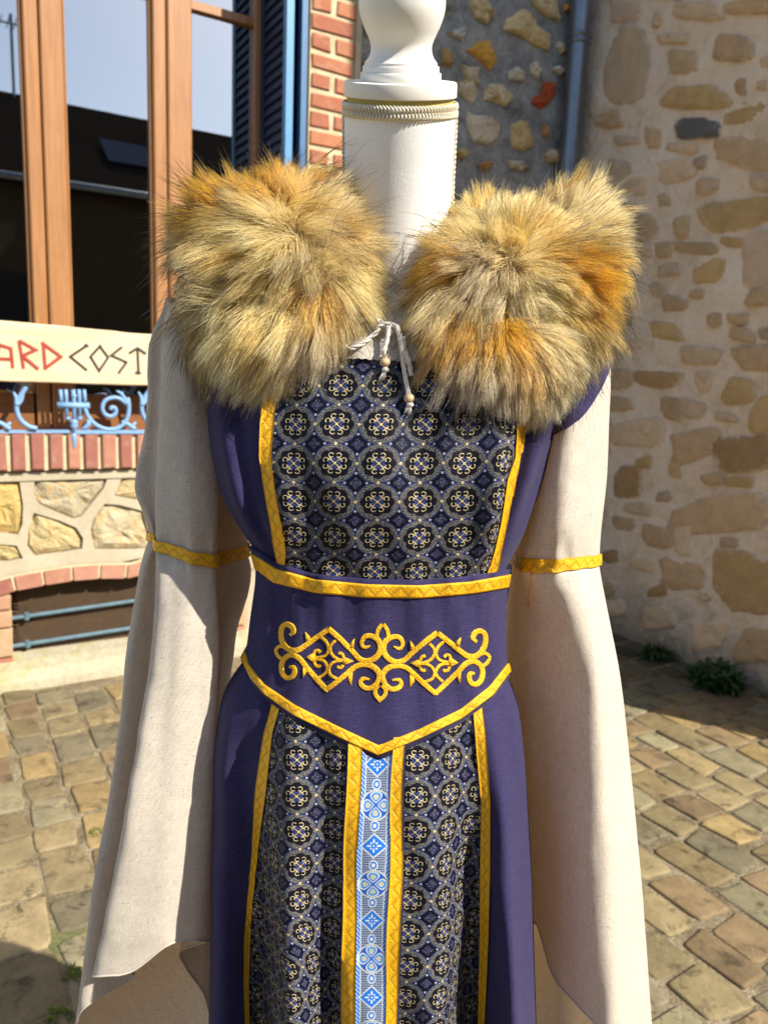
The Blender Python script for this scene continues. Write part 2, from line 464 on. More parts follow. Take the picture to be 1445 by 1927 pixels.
# blue woven ribbon, u in ribbon widths along, v 0..1 across
m = Mat('blue_jacquard_ribbon'); u, v = m.uv()
HP = 1.275
x = v - 0.5; s = ((u / (2 * HP) + 0.5).frac() - 0.5) * (2 * HP); sa = s.abs()
n = m.noise(1.0, 2, 0.6, None, (700, 700, 700))
chk = ((x * 58 + s * 40).sin() * (x * 58 - s * 40).sin() + 0.15)
c = m.mix((chk * 3).sat(), (0.035, 0.055, 0.17), (0.30, 0.36, 0.46))
fld = (x.abs() - 0.365).abs().below(0.018, 0.02)
rope = (x.abs() * -1.0).below(-0.385, 0.01)
stripe = ((s * 7.0 + x.abs() * 9.0).frac() - 0.5).abs().below(0.14, 0.08)
c = m.mix(rope, c, m.mix(stripe, (0.02, 0.13, 0.55), (0.42, 0.50, 0.58)))
c = m.mix(fld, c, (0.50, 0.55, 0.56))
ov = hyp(x / 0.125, (sa - 0.645) / 0.155)
c = m.mix(ov.below(1.15, 0.1), c, (0.50, 0.56, 0.60)); c = m.mix(ov.below(0.82, 0.1), c, (0.03, 0.17, 0.60)); c = m.mix(ov.below(0.42, 0.1), c, (0.62, 0.66, 0.66))
ds = HP - sa; dm = x.abs() / 0.40 + ds.abs() / 0.375
c = m.mix(dm.below(1.10, 0.05), c, (0.50, 0.56, 0.60)); c = m.mix(dm.below(0.93, 0.05), c, (0.015, 0.16, 0.62))
da = ds.atan2(x.abs()); dr = hyp(x, ds)
pet = hyp((x.abs() - 0.155) / 0.075, ds / 0.032).below(1.0, 0.2).max(hyp(x / 0.032, (ds - 0.15) / 0.075).below(1.0, 0.2)).max(hyp(x.abs() - 0.085, ds - 0.085).below(0.032, 0.02)).max(dr.below(0.028, 0.02))
c = m.mix(pet, c, (0.55, 0.64, 0.74))
r = hyp(x, s); an = s.atan2(x)
c = m.mix(r.below(0.485, 0.015), c, (0.48, 0.52, 0.50)); c = m.mix(r.below(0.435, 0.015), c, (0.016, 0.085, 0.45))
q = ((an + math.pi / 4).mod(math.pi / 2) - math.pi / 4).abs()
ex = hyp((r * q.cos() - 0.245) / 0.185, (r * q.sin()) / ((r * 0.42) + 0.055))
c = m.mix(ex.below(1.0, 0.08), c, (0.50, 0.56, 0.58)); c = m.mix(ex.below(0.80, 0.08), c, (0.025, 0.22, 0.66)); c = m.mix(ex.below(0.52, 0.1), c, (0.46, 0.46, 0.34))
c = m.mix(r.below(0.035, 0.02), c, (0.03, 0.18, 0.4))
c = m.scale(c, n * 0.45 + 0.78)
m.bump(n, 0.4, 0.0015)
M_BLUERIB = m.set(c, 0.5, spec=0.4)

m = Mat('gold_embroidery'); n = m.noise(1.0, 3, 0.7, None, (620, 620, 420)); n2 = m.noise(60, 3)
m.bump(n, 0.9, 0.0022)
m.ln(n * 0.4 + 0.22, m.p.inputs['Roughness'])
M_EMB = m.set(m.scale(m.rgb((0.90, 0.48, 0.014)), n * 1.5 + n2 * 0.5 + 0.02), None, 0.30, 0.5)
M_PAINT = m_plain('white_gloss_paint', (0.80, 0.79, 0.75), 0.38, v=0.04, scale=30, bump=0.12, bd=0.001)
m = Mat('chipped_white_paint'); n = m.noise(60, 6, 0.7)
M_CHIP = m.set(m.mix(((n - 0.63) * 16).sat() * 0.6, (0.74, 0.72, 0.66), (0.42, 0.33, 0.20)), 0.55)
M_FOAM = m_plain('yellowed_foam', (0.52, 0.42, 0.13), 0.9, v=0.3, scale=80, bump=0.5)
M_GIMP = m_plain('cream_gimp_braid', (0.70, 0.64, 0.50), 0.45, v=0.15, scale=300, bump=0.4, bd=0.001)
M_CORD = m_plain('white_cotton_cord', (0.74, 0.70, 0.64), 0.8, v=0.12, scale=400, bump=0.4, bd=0.001)
M_BEAD = m_wood('pale_wood_bead', (0.55, 0.38, 0.22), (0.70, 0.52, 0.34), 0.55, (200, 200, 900))
M_PELT = m_plain('pelt_backing', (0.30, 0.21, 0.11), 0.95, v=0.3)
M_METAL = m_plain('stand_metal', (0.3, 0.3, 0.3), 0.4, 0.8)
# fur: per-point strand colour
m = Mat('faux_fur'); m.nt.nodes.remove(m.p)
at = m.node('ShaderNodeAttribute'); at.attribute_name = 'strand_colour'
df = m.node('ShaderNodeBsdfDiffuse'); m.nt.links.new(at.outputs['Color'], df.inputs['Color'])
tl = m.node('ShaderNodeBsdfTranslucent'); m.nt.links.new(at.outputs['Color'], tl.inputs['Color'])
hr = m.node('ShaderNodeBsdfHair'); hr.component = 'Reflection'; hr.inputs['RoughnessU'].default_value = 0.25; hr.inputs['RoughnessV'].default_value = 0.6
m.nt.links.new(m.mix(0.55, at.outputs['Color'], (1.0, 0.95, 0.85)), hr.inputs['Color'])
mx = m.node('ShaderNodeMixShader'); mx.inputs[0].default_value = 0.48
m.nt.links.new(df.outputs[0], mx.inputs[1]); m.nt.links.new(tl.outputs[0], mx.inputs[2])
mx2 = m.node('ShaderNodeMixShader'); mx2.inputs[0].default_value = 0.13
m.nt.links.new(mx.outputs[0], mx2.inputs[1]); m.nt.links.new(hr.outputs[0], mx2.inputs[2]); m.nt.links.new(mx2.outputs[0], m.out.inputs[0])
M_FUR = m.m

# ================================================================== ground: pavement with its cobbles
def structure(o):
    o['kind'] = 'structure'; return o
gv = []
GS = 60
ground = mesh('pavement', [(-GS, -GS, 0), (GS, -GS, 0), (GS, GS, 0), (-GS, GS, 0)], [(0, 1, 2, 3)], M_JOINT)
structure(ground)
COB_COLS = [(0.205, 0.155, 0.080), (0.175, 0.138, 0.075), (0.165, 0.14, 0.088), (0.235, 0.17, 0.078), (0.225, 0.175, 0.095), (0.185, 0.13, 0.072), (0.19, 0.165, 0.10)]
def cobble_geo(a0, a1, b0, b1, rnd):
    """one worn paving stone: a rounded block with an uneven crown"""
    cx, cy = (a0 + a1) / 2, (b0 + b1) / 2; hx, hy = (a1 - a0) / 2, (b1 - b0) / 2
    n = 20; out = []
    offs = [rnd.uniform(0.93, 1.0) for _ in range(n)]
    tilt = (rnd.uniform(-.03, .03), rnd.uniform(-.03, .03)); h = rnd.uniform(0.0035, 0.0075)
    cj = [(rnd.uniform(-.010, .010), rnd.uniform(-.012, .012)) for _ in range(4)]
    V = []; rings = ((1.0, -0.02), (1.0, h * 0.25), (0.965, h * 0.85), (0.88, h * 1.0), (0.45, h * 1.08))
    for sc, z in rings:
        for k in range(n):
            t = 2 * math.pi * k / n + 0.22
            c, s = math.cos(t), math.sin(t)
            e = 0.20
            px = math.copysign(abs(c) ** e, c) * hx * sc * offs[k]; py = math.copysign(abs(s) ** e, s) * hy * sc * offs[k]
            uu_, vv_ = px / hx, py / hy
            for (su, sv), (jx_, jy_) in zip(((-1, -1), (1, -1), (1, 1), (-1, 1)), cj):
                wt_ = (1 + su * uu_) * (1 + sv * vv_) / 4; px += wt_ * jx_; py += wt_ * jy_
            zz = z + ((px * tilt[0] + py * tilt[1]) + rnd.uniform(-.0011, .0011) if z > 0 else 0)
            V.append(W(cx + px, cy + py, zz))
    V.append(W(cx, cy, h * 1.1))
    F = grid_faces(len(rings), n, True)
    b = (len(rings) - 1) * n
    F += [(b + k, b + (k + 1) % n, len(V) - 1) for k in range(n)]
    return V, F
rnd = random.Random(11)
far = MB(); cnt = 0
a = -1.2
while a < 3.12:
    w = rnd.uniform(0.108, 0.145)
    b = rnd.uniform(0.0, 0.15)
    while b < 3.30:
        l = rnd.uniform(0.12, 0.215)
        g = rnd.uniform(0.003, 0.006)
        V, F = cobble_geo(a + g, a + w - g, b + g, min(b + l, 3.31) - g, rnd)
        cpt = np.array(V[-1]); q = proj(cpt) if cpt[1] > 0.4 else (-999, -999)
        vis = (-60 < q[0] < 300 or 1120 < q[0] < 1510) and 1150 < q[1] < 1990
        if vis and b + l < 3.31:
            c0 = rnd.choice(COB_COLS); kk = rnd.uniform(0.85, 1.35)
            c0 = tuple(min(1, x * kk) for x in c0)
            shade_mix = min(1.0, max(0.0, (a - 2.35) / 0.5)) * min(1.0, max(0.0, (b - 1.7) / 0.5)) * rnd.uniform(0.5, 0.75)      # stones near the wall get its shade mixed into their colour
            c0 = tuple(x * (1 - shade_mix) + y_ * shade_mix for x, y_ in zip(c0, (0.035, 0.034, 0.022)))
            if q[0] > 700: c0 = (c0[0] * 1.05, c0[1] * 1.06, c0[2] * 1.02)
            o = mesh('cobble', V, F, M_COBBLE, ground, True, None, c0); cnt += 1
        elif b + l < 3.31:
            far.add(V, F)
        b += l
    a += w
o = far.build('cobble_field', M_COBBLE, ground, color=(0.21, 0.165, 0.10)); o['kind'] = 'stuff'
print('cobbles in view', cnt)

# ================================================================== the house front
house = thing('stone_house', 'house front of yellow stone and red brick with a big oak framed window', 'house', W(0.6, BF, 0))
def poly_area(p): return 0.5 * sum(p[i][0] * p[(i + 1) % len(p)][1] - p[(i + 1) % len(p)][0] * p[i][1] for i in range(len(p)))
def densify(poly, step):
    out = []
    for i in range(len(poly)):
        p, q = np.array(poly[i]), np.array(poly[(i + 1) % len(poly)])
        n = max(1, int(np.linalg.norm(q - p) / step))
        out += [tuple(p + (q - p) * k / n) for k in range(n)]
    return out
def stone_piece(name, poly, place, mat, parent, color, back, edge, bulge, seed, rough=0.1, smooth=False, rag=0.0, step=None):
    """poly: outline in plane coordinates; place(u, v, h) -> world, h = height out of the plane"""
    if poly_area(poly) < 0: poly = poly[::-1]
    if step: poly = densify(poly, step)
    P = np.array(poly, float); n = len(P); c = P.mean(0)
    R = random.Random(seed)
    size = np.sqrt(abs(poly_area(poly)))
    if rag:
        for i in range(n):
            d = P[i] - c
            P[i] = c + d * (1 + rag * fbm((P[i][0], P[i][1], seed), 3.2 / size, seed, 4) * 1.4)
    V = []; F = []
    rings = ((1.0, -back), (1.0, edge), (0.90, edge + bulge * 0.55), (0.66, edge + bulge * 0.9), (0.33, edge + bulge))
    for k, (s, h) in enumerate(rings):
        for i in range(n):
            p = c + (P[i] - c) * s
            hh = h + (bulge * rough * 6 * fbm((p[0], p[1], seed * 0.37), 4.5 / size, seed, 4) if k > 1 else 0)
            V.append(place(p[0], p[1], hh))
    V.append(place(c[0], c[1], edge + bulge))
    F = grid_faces(len(rings), n, True); b = (len(rings) - 1) * n
    F += [(b + i, b + (i + 1) % n, len(V) - 1) for i in range(n)]
    o = mesh(name, V, F, mat, parent, smooth, None, color)
    at_ = o.data.attributes.new('core', 'FLOAT', 'POINT')        # 0 at the rim, 1 inside: how far lime has smeared over the stone
    at_.data.foreach_set('value', np.concatenate([np.repeat([0, 0, .4, .9, 1.0], n), [1.0]]).astype(np.float32))
    return o
def on_front(b=BF): return lambda u, v, h: W(u, b - h, v)
SILL0, SILL1 = 0.900, 1.046
WIN_R = 1.385; WIN_L = -0.9; WIN_T = 3.5
# --- masonry core behind the facing (with the window and vent openings left free)
w = MB()
w.fbox(-2.2, WIN_L, BF + 0.02, BF + 0.4, 0, 5.5)
w.fbox(1.545, 1.78, BF + 0.03, BF + 0.4, 0, 5.5)
w.fbox(WIN_L, 1.545, BF + 0.02, BF + 0.4, WIN_T, 5.5)
w.fbox(WIN_L, 1.545, BF + 0.03, BF + 0.4, 0.50, SILL1 - 0.03)
w.fbox(WIN_L, 0.20, BF + 0.03, BF + 0.4, 0.10, 0.50); w.fbox(1.06, 1.545, BF + 0.03, BF + 0.4, 0.10, 0.50)
w.build('wall', M_CEMENT, house)
# --- cement bands that frame the rubble panel: one sheet with a hole for each stone
CR = lambda x, y: fac(x / 4.48, 860 + y / 4.48)
SPX = [([(-150, 195), (165, 205), (195, 400), (190, 560), (150, 650), (-150, 620)], (0.52, 0.38, 0.14)),
       ([(290, 190), (900, 185), (870, 260), (680, 500), (620, 520), (345, 400), (285, 330)], (0.46, 0.40, 0.27)),
       ([(285, 465), (500, 530), (640, 590), (700, 680), (690, 770), (300, 830), (230, 740), (240, 600)], (0.50, 0.40, 0.21)),
       ([(-150, 720), (140, 740), (195, 850), (90, 865), (-150, 890)], (0.46, 0.36, 0.17)),
       ([(1020, 180), (1400, 180), (1420, 350), (1180, 360), (960, 320)], (0.50, 0.40, 0.22)),
       ([(880, 390), (1010, 400), (1200, 450), (1240, 600), (1270, 680), (1270, 770), (790, 775), (760, 600), (790, 500)], (0.50, 0.42, 0.27)),
       ([(1340, 430), (1640, 420), (1700, 600), (1680, 770), (1360, 780), (1330, 600)], (0.48, 0.38, 0.22)),
       ([(1480, 180), (1900, 180), (1880, 350), (1760, 380), (1490, 360)], (0.50, 0.42, 0.24)),
       ([(1790, 430), (2250, 430), (2250, 760), (1780, 770), (1770, 600)], (0.47, 0.37, 0.20)),
       ([(1960, 180), (2350, 180), (2350, 370), (1950, 370)], (0.46, 0.38, 0.24))]
ARCH_IN = crom([fac(*p) for p in [(-60, 1140), (20, 1113), (60, 1105), (100, 1097), (150, 1090), (200, 1087), (245, 1087)]], 4)
# complete the arch symmetrically about its crown
ac = 0.66
rt = [(2 * ac - p[0], p[1]) for p in ARCH_IN[::-1] if 2 * ac - p[0] > ARCH_IN[-1][0] + 0.01]
ARCH_IN = np.array([tuple(p) for p in ARCH_IN if p[0] > 0.16] + rt)
def arch_z(a): return np.interp(a, ARCH_IN[:, 0], ARCH_IN[:, 1])
TH = 0.060
holes = [[tuple(CR(*p)) for p in q] for q, _ in SPX]
ins = [[tuple(CR(*p)) for p in q] for q, _ in SPX]
rail = [(a_, arch_z(a_) + TH + 0.012) for a_ in np.linspace(0.20, 1.12, 14)]
outer = [(-0.6, 0.36), (0.10, 0.40)] + rail + [(1.30, 0.40), (1.545, 0.40), (1.545, SILL0 - 0.005), (-0.6, SILL0 - 0.005)]
loops = [[Vector((p[0], p[1], 0)) for p in outer]]
for h in holes:
    h2 = [(min(1.50, max(-0.55, p[0])), p[1]) for p in h]
    if poly_area(h2) > 0: h2 = h2[::-1]
    if abs(poly_area(h2)) > 0.004: loops.append([Vector((p[0], p[1], 0)) for p in h2])
tris = tessellate_polygon(loops)
flat = [p for l in loops for p in l]
mb = MB()
J = 0.016
mb.add([W(p.x, BF - J, p.y) for p in flat], [tuple(t) for t in tris])
n0 = 0
for l in loops[1:]:
    vv = [W(p.x, BF - J, p.y) for p in l] + [W(p.x, BF + 0.025, p.y) for p in l]
    n = len(l)
    mb.add(vv, [(i, (i + 1) % n, n + (i + 1) % n, n + i) for i in range(n)])
mb.build('cement_pointing', M_CEMENT, house)
for i, (q, c) in enumerate(SPX):
    P = [tuple(CR(*p)) for p in q]
    P = [(min(1.50, max(-0.55, p[0])), p[1]) for p in P]
    if abs(poly_area(P)) < 0.004: continue
    stone_piece('stone', P, on_front(), M_MILL, house, c, 0.02, -0.006, 0.020, i + 3, 0.10, False, 0.015, 0.028)
# cement fillet under the sill
mb = MB(); mb.fbox(-0.6, 1.54, BF - 0.022, BF + 0.02, SILL0 - 0.042, SILL0 - 0.008); mb.build('string_course', M_CEMENT, house)
# --- sill of standing bricks
mb = MB(); mb.fbox(-0.6, 1.54, BF - 0.034, BF + 0.20, SILL0, SILL1 - 0.008); mb.build('sill_bed', M_MORTAR, house)
BR = [(0.36, 0.165, 0.115), (0.40, 0.19, 0.13), (0.33, 0.145, 0.105), (0.42, 0.215, 0.15), (0.31, 0.125, 0.095)]
def brick_geo(mb, a0, a1, z0, z1, b0, b1, R, j=0.002):
    jj = lambda: R.uniform(-j, j)
    cc = []
    for z in (z0, z1):
        for (a_, b_) in ((a0, b0), (a1, b0), (a1, b1), (a0, b1)): cc.append((a_ + jj(), b_ + (jj() if b_ == b0 else 0), z + jj()))
    # chamfered front: inner front face proud
    V = [W(*p) for p in cc]
    d = 0.004; fz = [(a0 + d, b0 - d, z0 + d), (a1 - d, b0 - d, z0 + d), (a1 - d, b0 - d, z1 - d), (a0 + d, b0 - d, z1 - d)]
    V += [W(p[0] + jj(), p[1], p[2] + jj()) for p in fz]
    F = [(3, 2, 1, 0), (4, 5, 6, 7), (1, 2, 6, 5), (2, 3, 7, 6), (3, 0, 4, 7), (8, 9, 10, 11), (0, 1, 9, 8), (1, 5, 10, 9), (5, 4, 11, 10), (4, 0, 8, 11)]
    return mb.add(V, F)
R = random.Random(5)
jx = [x / 4.98 for x in (-95, 80, 255, 430, 600, 760, 925, 1090, 1240)]
ja = [fac(x, 848)[0] for x in jx]
st = (ja[-1] - ja[0]) / (len(ja) - 1)
ja = [ja[0] - st * 2, ja[0] - st] + ja + [ja[-1] + st * k for k in range(1, 14)]
for a0, a1 in zip(ja[:-1], ja[1:]):
    if a1 > 1.545: break
    mb = MB(); brick_geo(mb, a0 + 0.0095, a1 - 0.0095, SILL0 + 0.004, SILL1 - 0.002, BF - 0.045, BF + 0.1, R)
    mb.build('brick', M_BRICK, house, color=R.choice(BR))
# --- vent: segmental arch of bricks, jambs, dark recess, wire mesh, two rails
al = np.linspace(0.175, 1.145, 10)
mbm = MB()
for k in range(len(al) - 1):
    pts = []
    for a_ in (al[k] + 0.006, al[k + 1] - 0.006):
        dz = (arch_z(a_ + 0.01) - arch_z(a_ - 0.01)) / 0.02
        nrm = np.array([-dz, 1]) / math.hypot(dz, 1)
        p = np.array([a_, arch_z(a_)]); pts.append((p + nrm * 0.002, p + nrm * TH))
    V = []
    for b_ in (BF - 0.022, BF + 0.12):
        for p in (pts[0][0], pts[1][0], pts[1][1], pts[0][1]): V.append(W(p[0], b_, p[1]))
    F = [(0, 1, 2, 3), (7, 6, 5, 4), (0, 4, 5, 1), (1, 5, 6, 2), (2, 6, 7, 3), (3, 7, 4, 0)]
    mesh('brick', V, F, M_BRICK, house, False, None, R.choice(BR))
ap = [(a_, arch_z(a_)) for a_ in np.linspace(0.165, 1.155, 20)]
V = [W(p[0], BF - 0.014, p[1] + 0.004) for p in ap] + [W(p[0], BF - 0.014, p[1] + TH + 0.011) for p in ap] + [W(p[0], BF + 0.06, p[1] + 0.004) for p in ap]
F = [(i, i + 1, 20 + i + 1, 20 + i) for i in range(19)] + [(40 + i, 40 + i + 1, i + 1, i) for i in range(19)]
mesh('arch_mortar', V, F, M_MORTAR, house)
VL, VR, VB = 0.262, 1.06, 0.125
for side in (0, 1):
    z = 0.03
    for k in range(4):
        h = (0.10, 0.125, 0.075, 0.062)[k]
        if side == 0: a0, a1 = VL - 0.20, VL
        else: a0, a1 = VR, VR + 0.20
        top = min(z + h, 0.40)
        mb = MB(); brick_geo(mb, a0, a1, z + 0.006, top - 0.004, BF - 0.020, BF + 0.15, R)
        mb.build('brick', M_BRICK, house, color=[(0.38, 0.15, 0.10), (0.44, 0.30, 0.18), (0.45, 0.27, 0.17), (0.42, 0.24, 0.15)][k])
        z += h
for a0_, a1_ in ((VL - 0.21, VL - 0.003), (VR + 0.003, VR + 0.21)):
    mb = MB(); mb.fbox(a0_, a1_, BF - 0.010, BF + 0.3, 0.02, 0.40); mb.build('jamb_mortar', M_MORTAR, house)
for a0_, a1_, z1_ in ((-0.7, 0.055, 0.36), (1.27, 1.545, 0.40)):
    mb = MB(); mb.fbox(a0_, a1_, BF - 0.012, BF + 0.02, 0.02, z1_); mb.build('cement_panel', M_CEMENT, house)
vent = bpy.data.objects.new('cellar_vent', None); link(vent, house); 
mb = MB(); mb.fbox(VL - 0.02, VR + 0.02, BF + 0.30, BF + 0.33, 0.05, 0.56); mb.fbox(VL - 0.02, VR + 0.02, BF + 0.06, BF + 0.30, 0.08, VB - 0.004); mb.build('recess', M_DARK, vent)
mb = MB()
zt = 0.47
for k in range(-46, 46):       # woven wire, two diagonal sets
    for sgn in (1, -1):
        a0 = VL + (k + 46) * 0.0170 - 0.2
        pts = []
        L = (zt - VB)
        sl = 0.42
        z0, z1 = VB, zt
        aa, bb = a0, a0 + sgn * L / sl
        # clip to opening
        n = 24; seg = []
        for t in np.linspace(0, 1, n):
            p = (aa + (bb - aa) * t, z0 + (z1 - z0) * t)
            if VL < p[0] < VR - 0.02 and p[1] < arch_z(p[0]) - 0.01: seg.append(W(p[0], BF + 0.062 + 0.002 * sgn, p[1]))
        if len(seg) > 2: mb.tube([seg[0], seg[-1]], 0.0016, 3, caps=False)
o = mb.build('wire_mesh', M_WIRE, vent); o['kind'] = 'stuff'
for (p, q) in (((25, 1160), (250, 1128)), ((28, 1212), (250, 1178))):
    s0, s1 = fac(*p, BF + 0.06), fac(*q, BF + 0.06)
    sl = (s1[1] - s0[1]) / (s1[0] - s0[0])
    mb = MB(); mb.tube([W(VL, BF + 0.036, s0[1] - sl * (s0[0] - VL)), W(VR, BF + 0.036, s0[1] + sl * (VR - s0[0]))], 0.009, 8)
    mb.tube([W(VL + 0.06, BF + 0.033, s0[1] - 0.014 + sl * 0.06), W(VL + 0.06, BF + 0.033, s0[1] + 0.016 + sl * 0.06)], 0.011, 8)
    mb.build('rail', M_RAIL, vent)
# --- mossy plinth
V = []; nn = 60
for i in range(nn):
    a_ = -0.7 + 2.4 * i / (nn - 1)
    for (b_, z_) in ((BF - 0.075, -0.01), (BF - 0.066, 0.035), (BF - 0.035, 0.075), (BF - 0.026, VB - 0.012), (BF + 0.07, VB - 0.002)):
        d = 0.008 * fbm((a_, b_, z_), 6, 3)
        V.append(W(a_, b_ + d, z_ + d * 0.7))
mesh('plinth', V, [f[::-1] for f in grid_faces(nn, 5)], M_PLINTH, house)

# --- brick pier beside the window: every brick its own piece
PL, PR = 1.545, 1.765
mb = MB(); mb.fbox(PL - 0.004, PR - 0.004, BF - 0.004, BF + 0.03, 0.02, 5.4); mb.build('pier_mortar', M_MORTAR, house)
PBR = [(0.42, 0.165, 0.095), (0.39, 0.15, 0.09), (0.45, 0.19, 0.105), (0.37, 0.14, 0.085)]
z = 0.03; k = 0
while z < 3.15:
    h = 0.079
    spl = [(PL, PR - 0.012)] if k % 2 else [(PL, PL + 0.098), (PL + 0.118, PR - 0.004)]
    for (a0, a1) in spl:
        mb = MB(); brick_geo(mb, a0 + 0.004, a1 - 0.003, z + 0.0105, z + h - 0.0105, BF - 0.008, BF + 0.02, R, 0.004)
        mb.build('brick', M_BRICK, house, color=R.choice(PBR))
    z += h; k += 1
# pale render strip at the pier's edge
mb = MB(); mb.fbox(PR - 0.003, PR + 0.026, BF - 0.013, BF + 0.03, 0, 5.4); mb.build('corner_bead', M_MORTAR, house)

# --- flint panel between the pier and the corner
nx, nz = 46, 90
V = []
for i in range(nz):
    for j in range(nx):
        a_ = PR + 0.026 + (AW + 0.02 - PR - 0.026) * j / (nx - 1); z_ = 5.4 * i / (nz - 1)
        V.append(W(a_, BF + 0.012 - 0.012 * fbm((a_, z_, 0), 4, 5), z_))
mesh('flint_panel', V, grid_faces(nz, nx), M_GREY, house, True)
FQ = lambda x, y: (840 + x / 4.818, y / 4.818)
FL = [([(205, 0), (350, -40), (440, 130), (380, 220), (330, 180), (270, 160), (215, 60)], (0.50, 0.40, 0.22)),
      ([(545, 180), (680, 75), (760, 110), (830, 230), (945, 310), (940, 455), (800, 410), (700, 320), (530, 270)], (0.56, 0.43, 0.22)),
      ([(780, 0), (900, -60), (1010, 0), (1020, 175), (940, 150), (830, 70)], (0.55, 0.45, 0.26)),
      ([(15, 290), (175, 245), (150, 355), (70, 330)], (0.50, 0.49, 0.44)),
      ([(180, 450), (300, 375), (390, 360), (460, 560), (400, 640), (330, 560), (250, 500)], (0.60, 0.32, 0.06)),
      ([(-40, 430), (30, 450), (50, 600), (-40, 580)], (0.42, 0.26, 0.09)),
      ([(130, 570), (200, 605), (300, 600), (280, 700), (310, 730), (250, 800), (270, 900), (230, 950), (110, 830), (110, 740), (170, 720)], (0.50, 0.42, 0.27)),
      ([(560, 650), (640, 600), (720, 660), (690, 730), (570, 720)], (0.53, 0.49, 0.38)),
      ([(760, 580), (810, 550), (855, 660), (830, 715), (770, 660)], (0.53, 0.48, 0.36)),
      ([(1010, 370), (1060, 390), (1090, 440), (1050, 480), (1005, 430)], (0.52, 0.46, 0.34)),
      ([(960, 625), (1000, 595), (1085, 640), (1040, 680)], (0.52, 0.50, 0.42)),
      ([(340, 820), (400, 750), (500, 760), (615, 870), (540, 970), (440, 920), (345, 905)], (0.54, 0.44, 0.26)),
      ([(880, 740), (990, 745), (985, 850), (935, 940), (850, 985), (775, 930), (800, 870), (860, 880)], (0.38, 0.075, 0.022)),
      ([(190, 1010), (250, 1040), (420, 1045), (490, 1140), (470, 1230), (400, 1310), (250, 1280), (180, 1120)], (0.55, 0.47, 0.33)),
      ([(585, 1130), (660, 1090), (740, 1100), (805, 1310), (700, 1370), (590, 1330)], (0.52, 0.39, 0.18)),
      ([(880, 1130), (920, 1140), (910, 1240), (880, 1230)], (0.45, 0.22, 0.08)),
      ([(890, 1400), (960, 1340), (1025, 1370), (1020, 1470), (930, 1470)], (0.50, 0.40, 0.24)),
      ([(90, 1380), (150, 1330), (205, 1390), (160, 1430)], (0.44, 0.34, 0.14)),
      ([(290, 1490), (370, 1450), (430, 1490), (360, 1540)], (0.42, 0.22, 0.08)),
      ([(560, 1450), (680, 1460), (770, 1510), (680, 1550), (590, 1520)], (0.47, 0.40, 0.32)),
      ([(1065, 40), (1110, 30), (1130, 85), (1070, 95)], (0.46, 0.22, 0.08)),
      ([(-100, 60), (-30, 20), (60, 30), (40, 70), (-60, 90)], (0.30, 0.28, 0.20)),
      ([(-260, 200), (-190, 180), (-170, 260), (-240, 270)], (0.45, 0.37, 0.22)),
      ([(-760, 560), (-720, 540), (-690, 640), (-740, 680)], (0.42, 0.28, 0.10)),
      ([(-750, 200), (-700, 190), (-680, 300), (-730, 320)], (0.36, 0.30, 0.18))]
for i, (q, c) in enumerate(FL):
    P = [tuple(fac(*FQ(*p))) for p in q]
    stone_piece('stone', P, on_front(BF + 0.005), M_FLINT, house, tuple(min(0.8, x * 1.25) for x in c), 0.02, 0.002, 0.022, i + 31, 0.09, False, 0.05, 0.016)
R2 = random.Random(3)
placed = [np.mean([fac(*FQ(*p)) for p in q], 0) for q, c in FL]
for k in range(700):            # the rest of the panel, mostly behind the mannequin
    a_, z_ = R2.uniform(PR + 0.08, AW - 0.06), R2.uniform(0.15, 4.4)
    s = R2.uniform(0.02, 0.075)
    pp = proj(W(a_, BF, z_))
    if pp[0] > 835 and pp[1] < 400: continue
    if any(np.hypot(*(np.array([a_, z_]) - q)) < 0.17 for q in placed): continue
    placed.append(np.array([a_, z_])); n = R2.randint(6, 9)
    P = [(a_ + s * math.cos(6.283 * t / n) * R2.uniform(.7, 1.3), z_ + s * math.sin(6.283 * t / n) * R2.uniform(.6, 1.1)) for t in range(n)]
    stone_piece('stone', P, on_front(BF + 0.005), M_FLINT, house, R2.choice(FL)[1], 0.02, 0.002, 0.02, k + 200, 0.09, False, 0.05, 0.02)

# --- window: casements in oak, panes, dark room behind
BW = BF + 0.085
def wx(px, py=300): return fac(px, py, BW)[0]
win = bpy.data.objects.new('window', None); link(win, house)
P1 = (wx(51), wx(78.5), wx(81.5), wx(123)); P2 = (wx(287), wx(311), wx(313.5), wx(358))
zb = 1.065; zr = 1.20; z_tr = (fac(357, 2, BW)[1], fac(357, 18, BW)[1])
def stile(a0, a1, b0, b1, z0, z1, mat=M_OAK, name='stile'):
    mb = MB(); c = 0.006
    V = []
    for z in (z0, z1):
        for (a_, b_) in ((a0, b1), (a0, b0 + c), (a0 + c, b0), (a1 - c, b0), (a1, b0 + c), (a1, b1)): V.append(W(a_, b_, z))
    F = [(i, (i + 1) % 6, 6 + (i + 1) % 6, 6 + i) for i in range(6)] + [tuple(range(6))[::-1], tuple(range(6, 12))]
    return mesh(name, V, F, mat, win)
stile(P1[0], P1[1], BW - 0.030, BW + 0.04, zb, WIN_T); stile(P1[2], P1[3], BW - 0.034, BW + 0.04, zb, WIN_T)
stile(P1[3], P1[3] + 0.012, BW - 0.014, BW + 0.04, zr, WIN_T, name='bead'); stile(P1[0] - 0.012, P1[0], BW - 0.014, BW + 0.04, zr, WIN_T, name='bead')
stile(P2[0], P2[1], BW - 0.030, BW + 0.04, zb, WIN_T); stile(P2[2], P2[3], BW - 0.034, BW + 0.04, zb, WIN_T)
stile(P2[0] - 0.012, P2[0], BW - 0.014, BW + 0.04, zr, WIN_T, name='bead')
stile(WIN_R - 0.075, WIN_R - 0.002, BW - 0.03, BW + 0.05, zb, WIN_T)
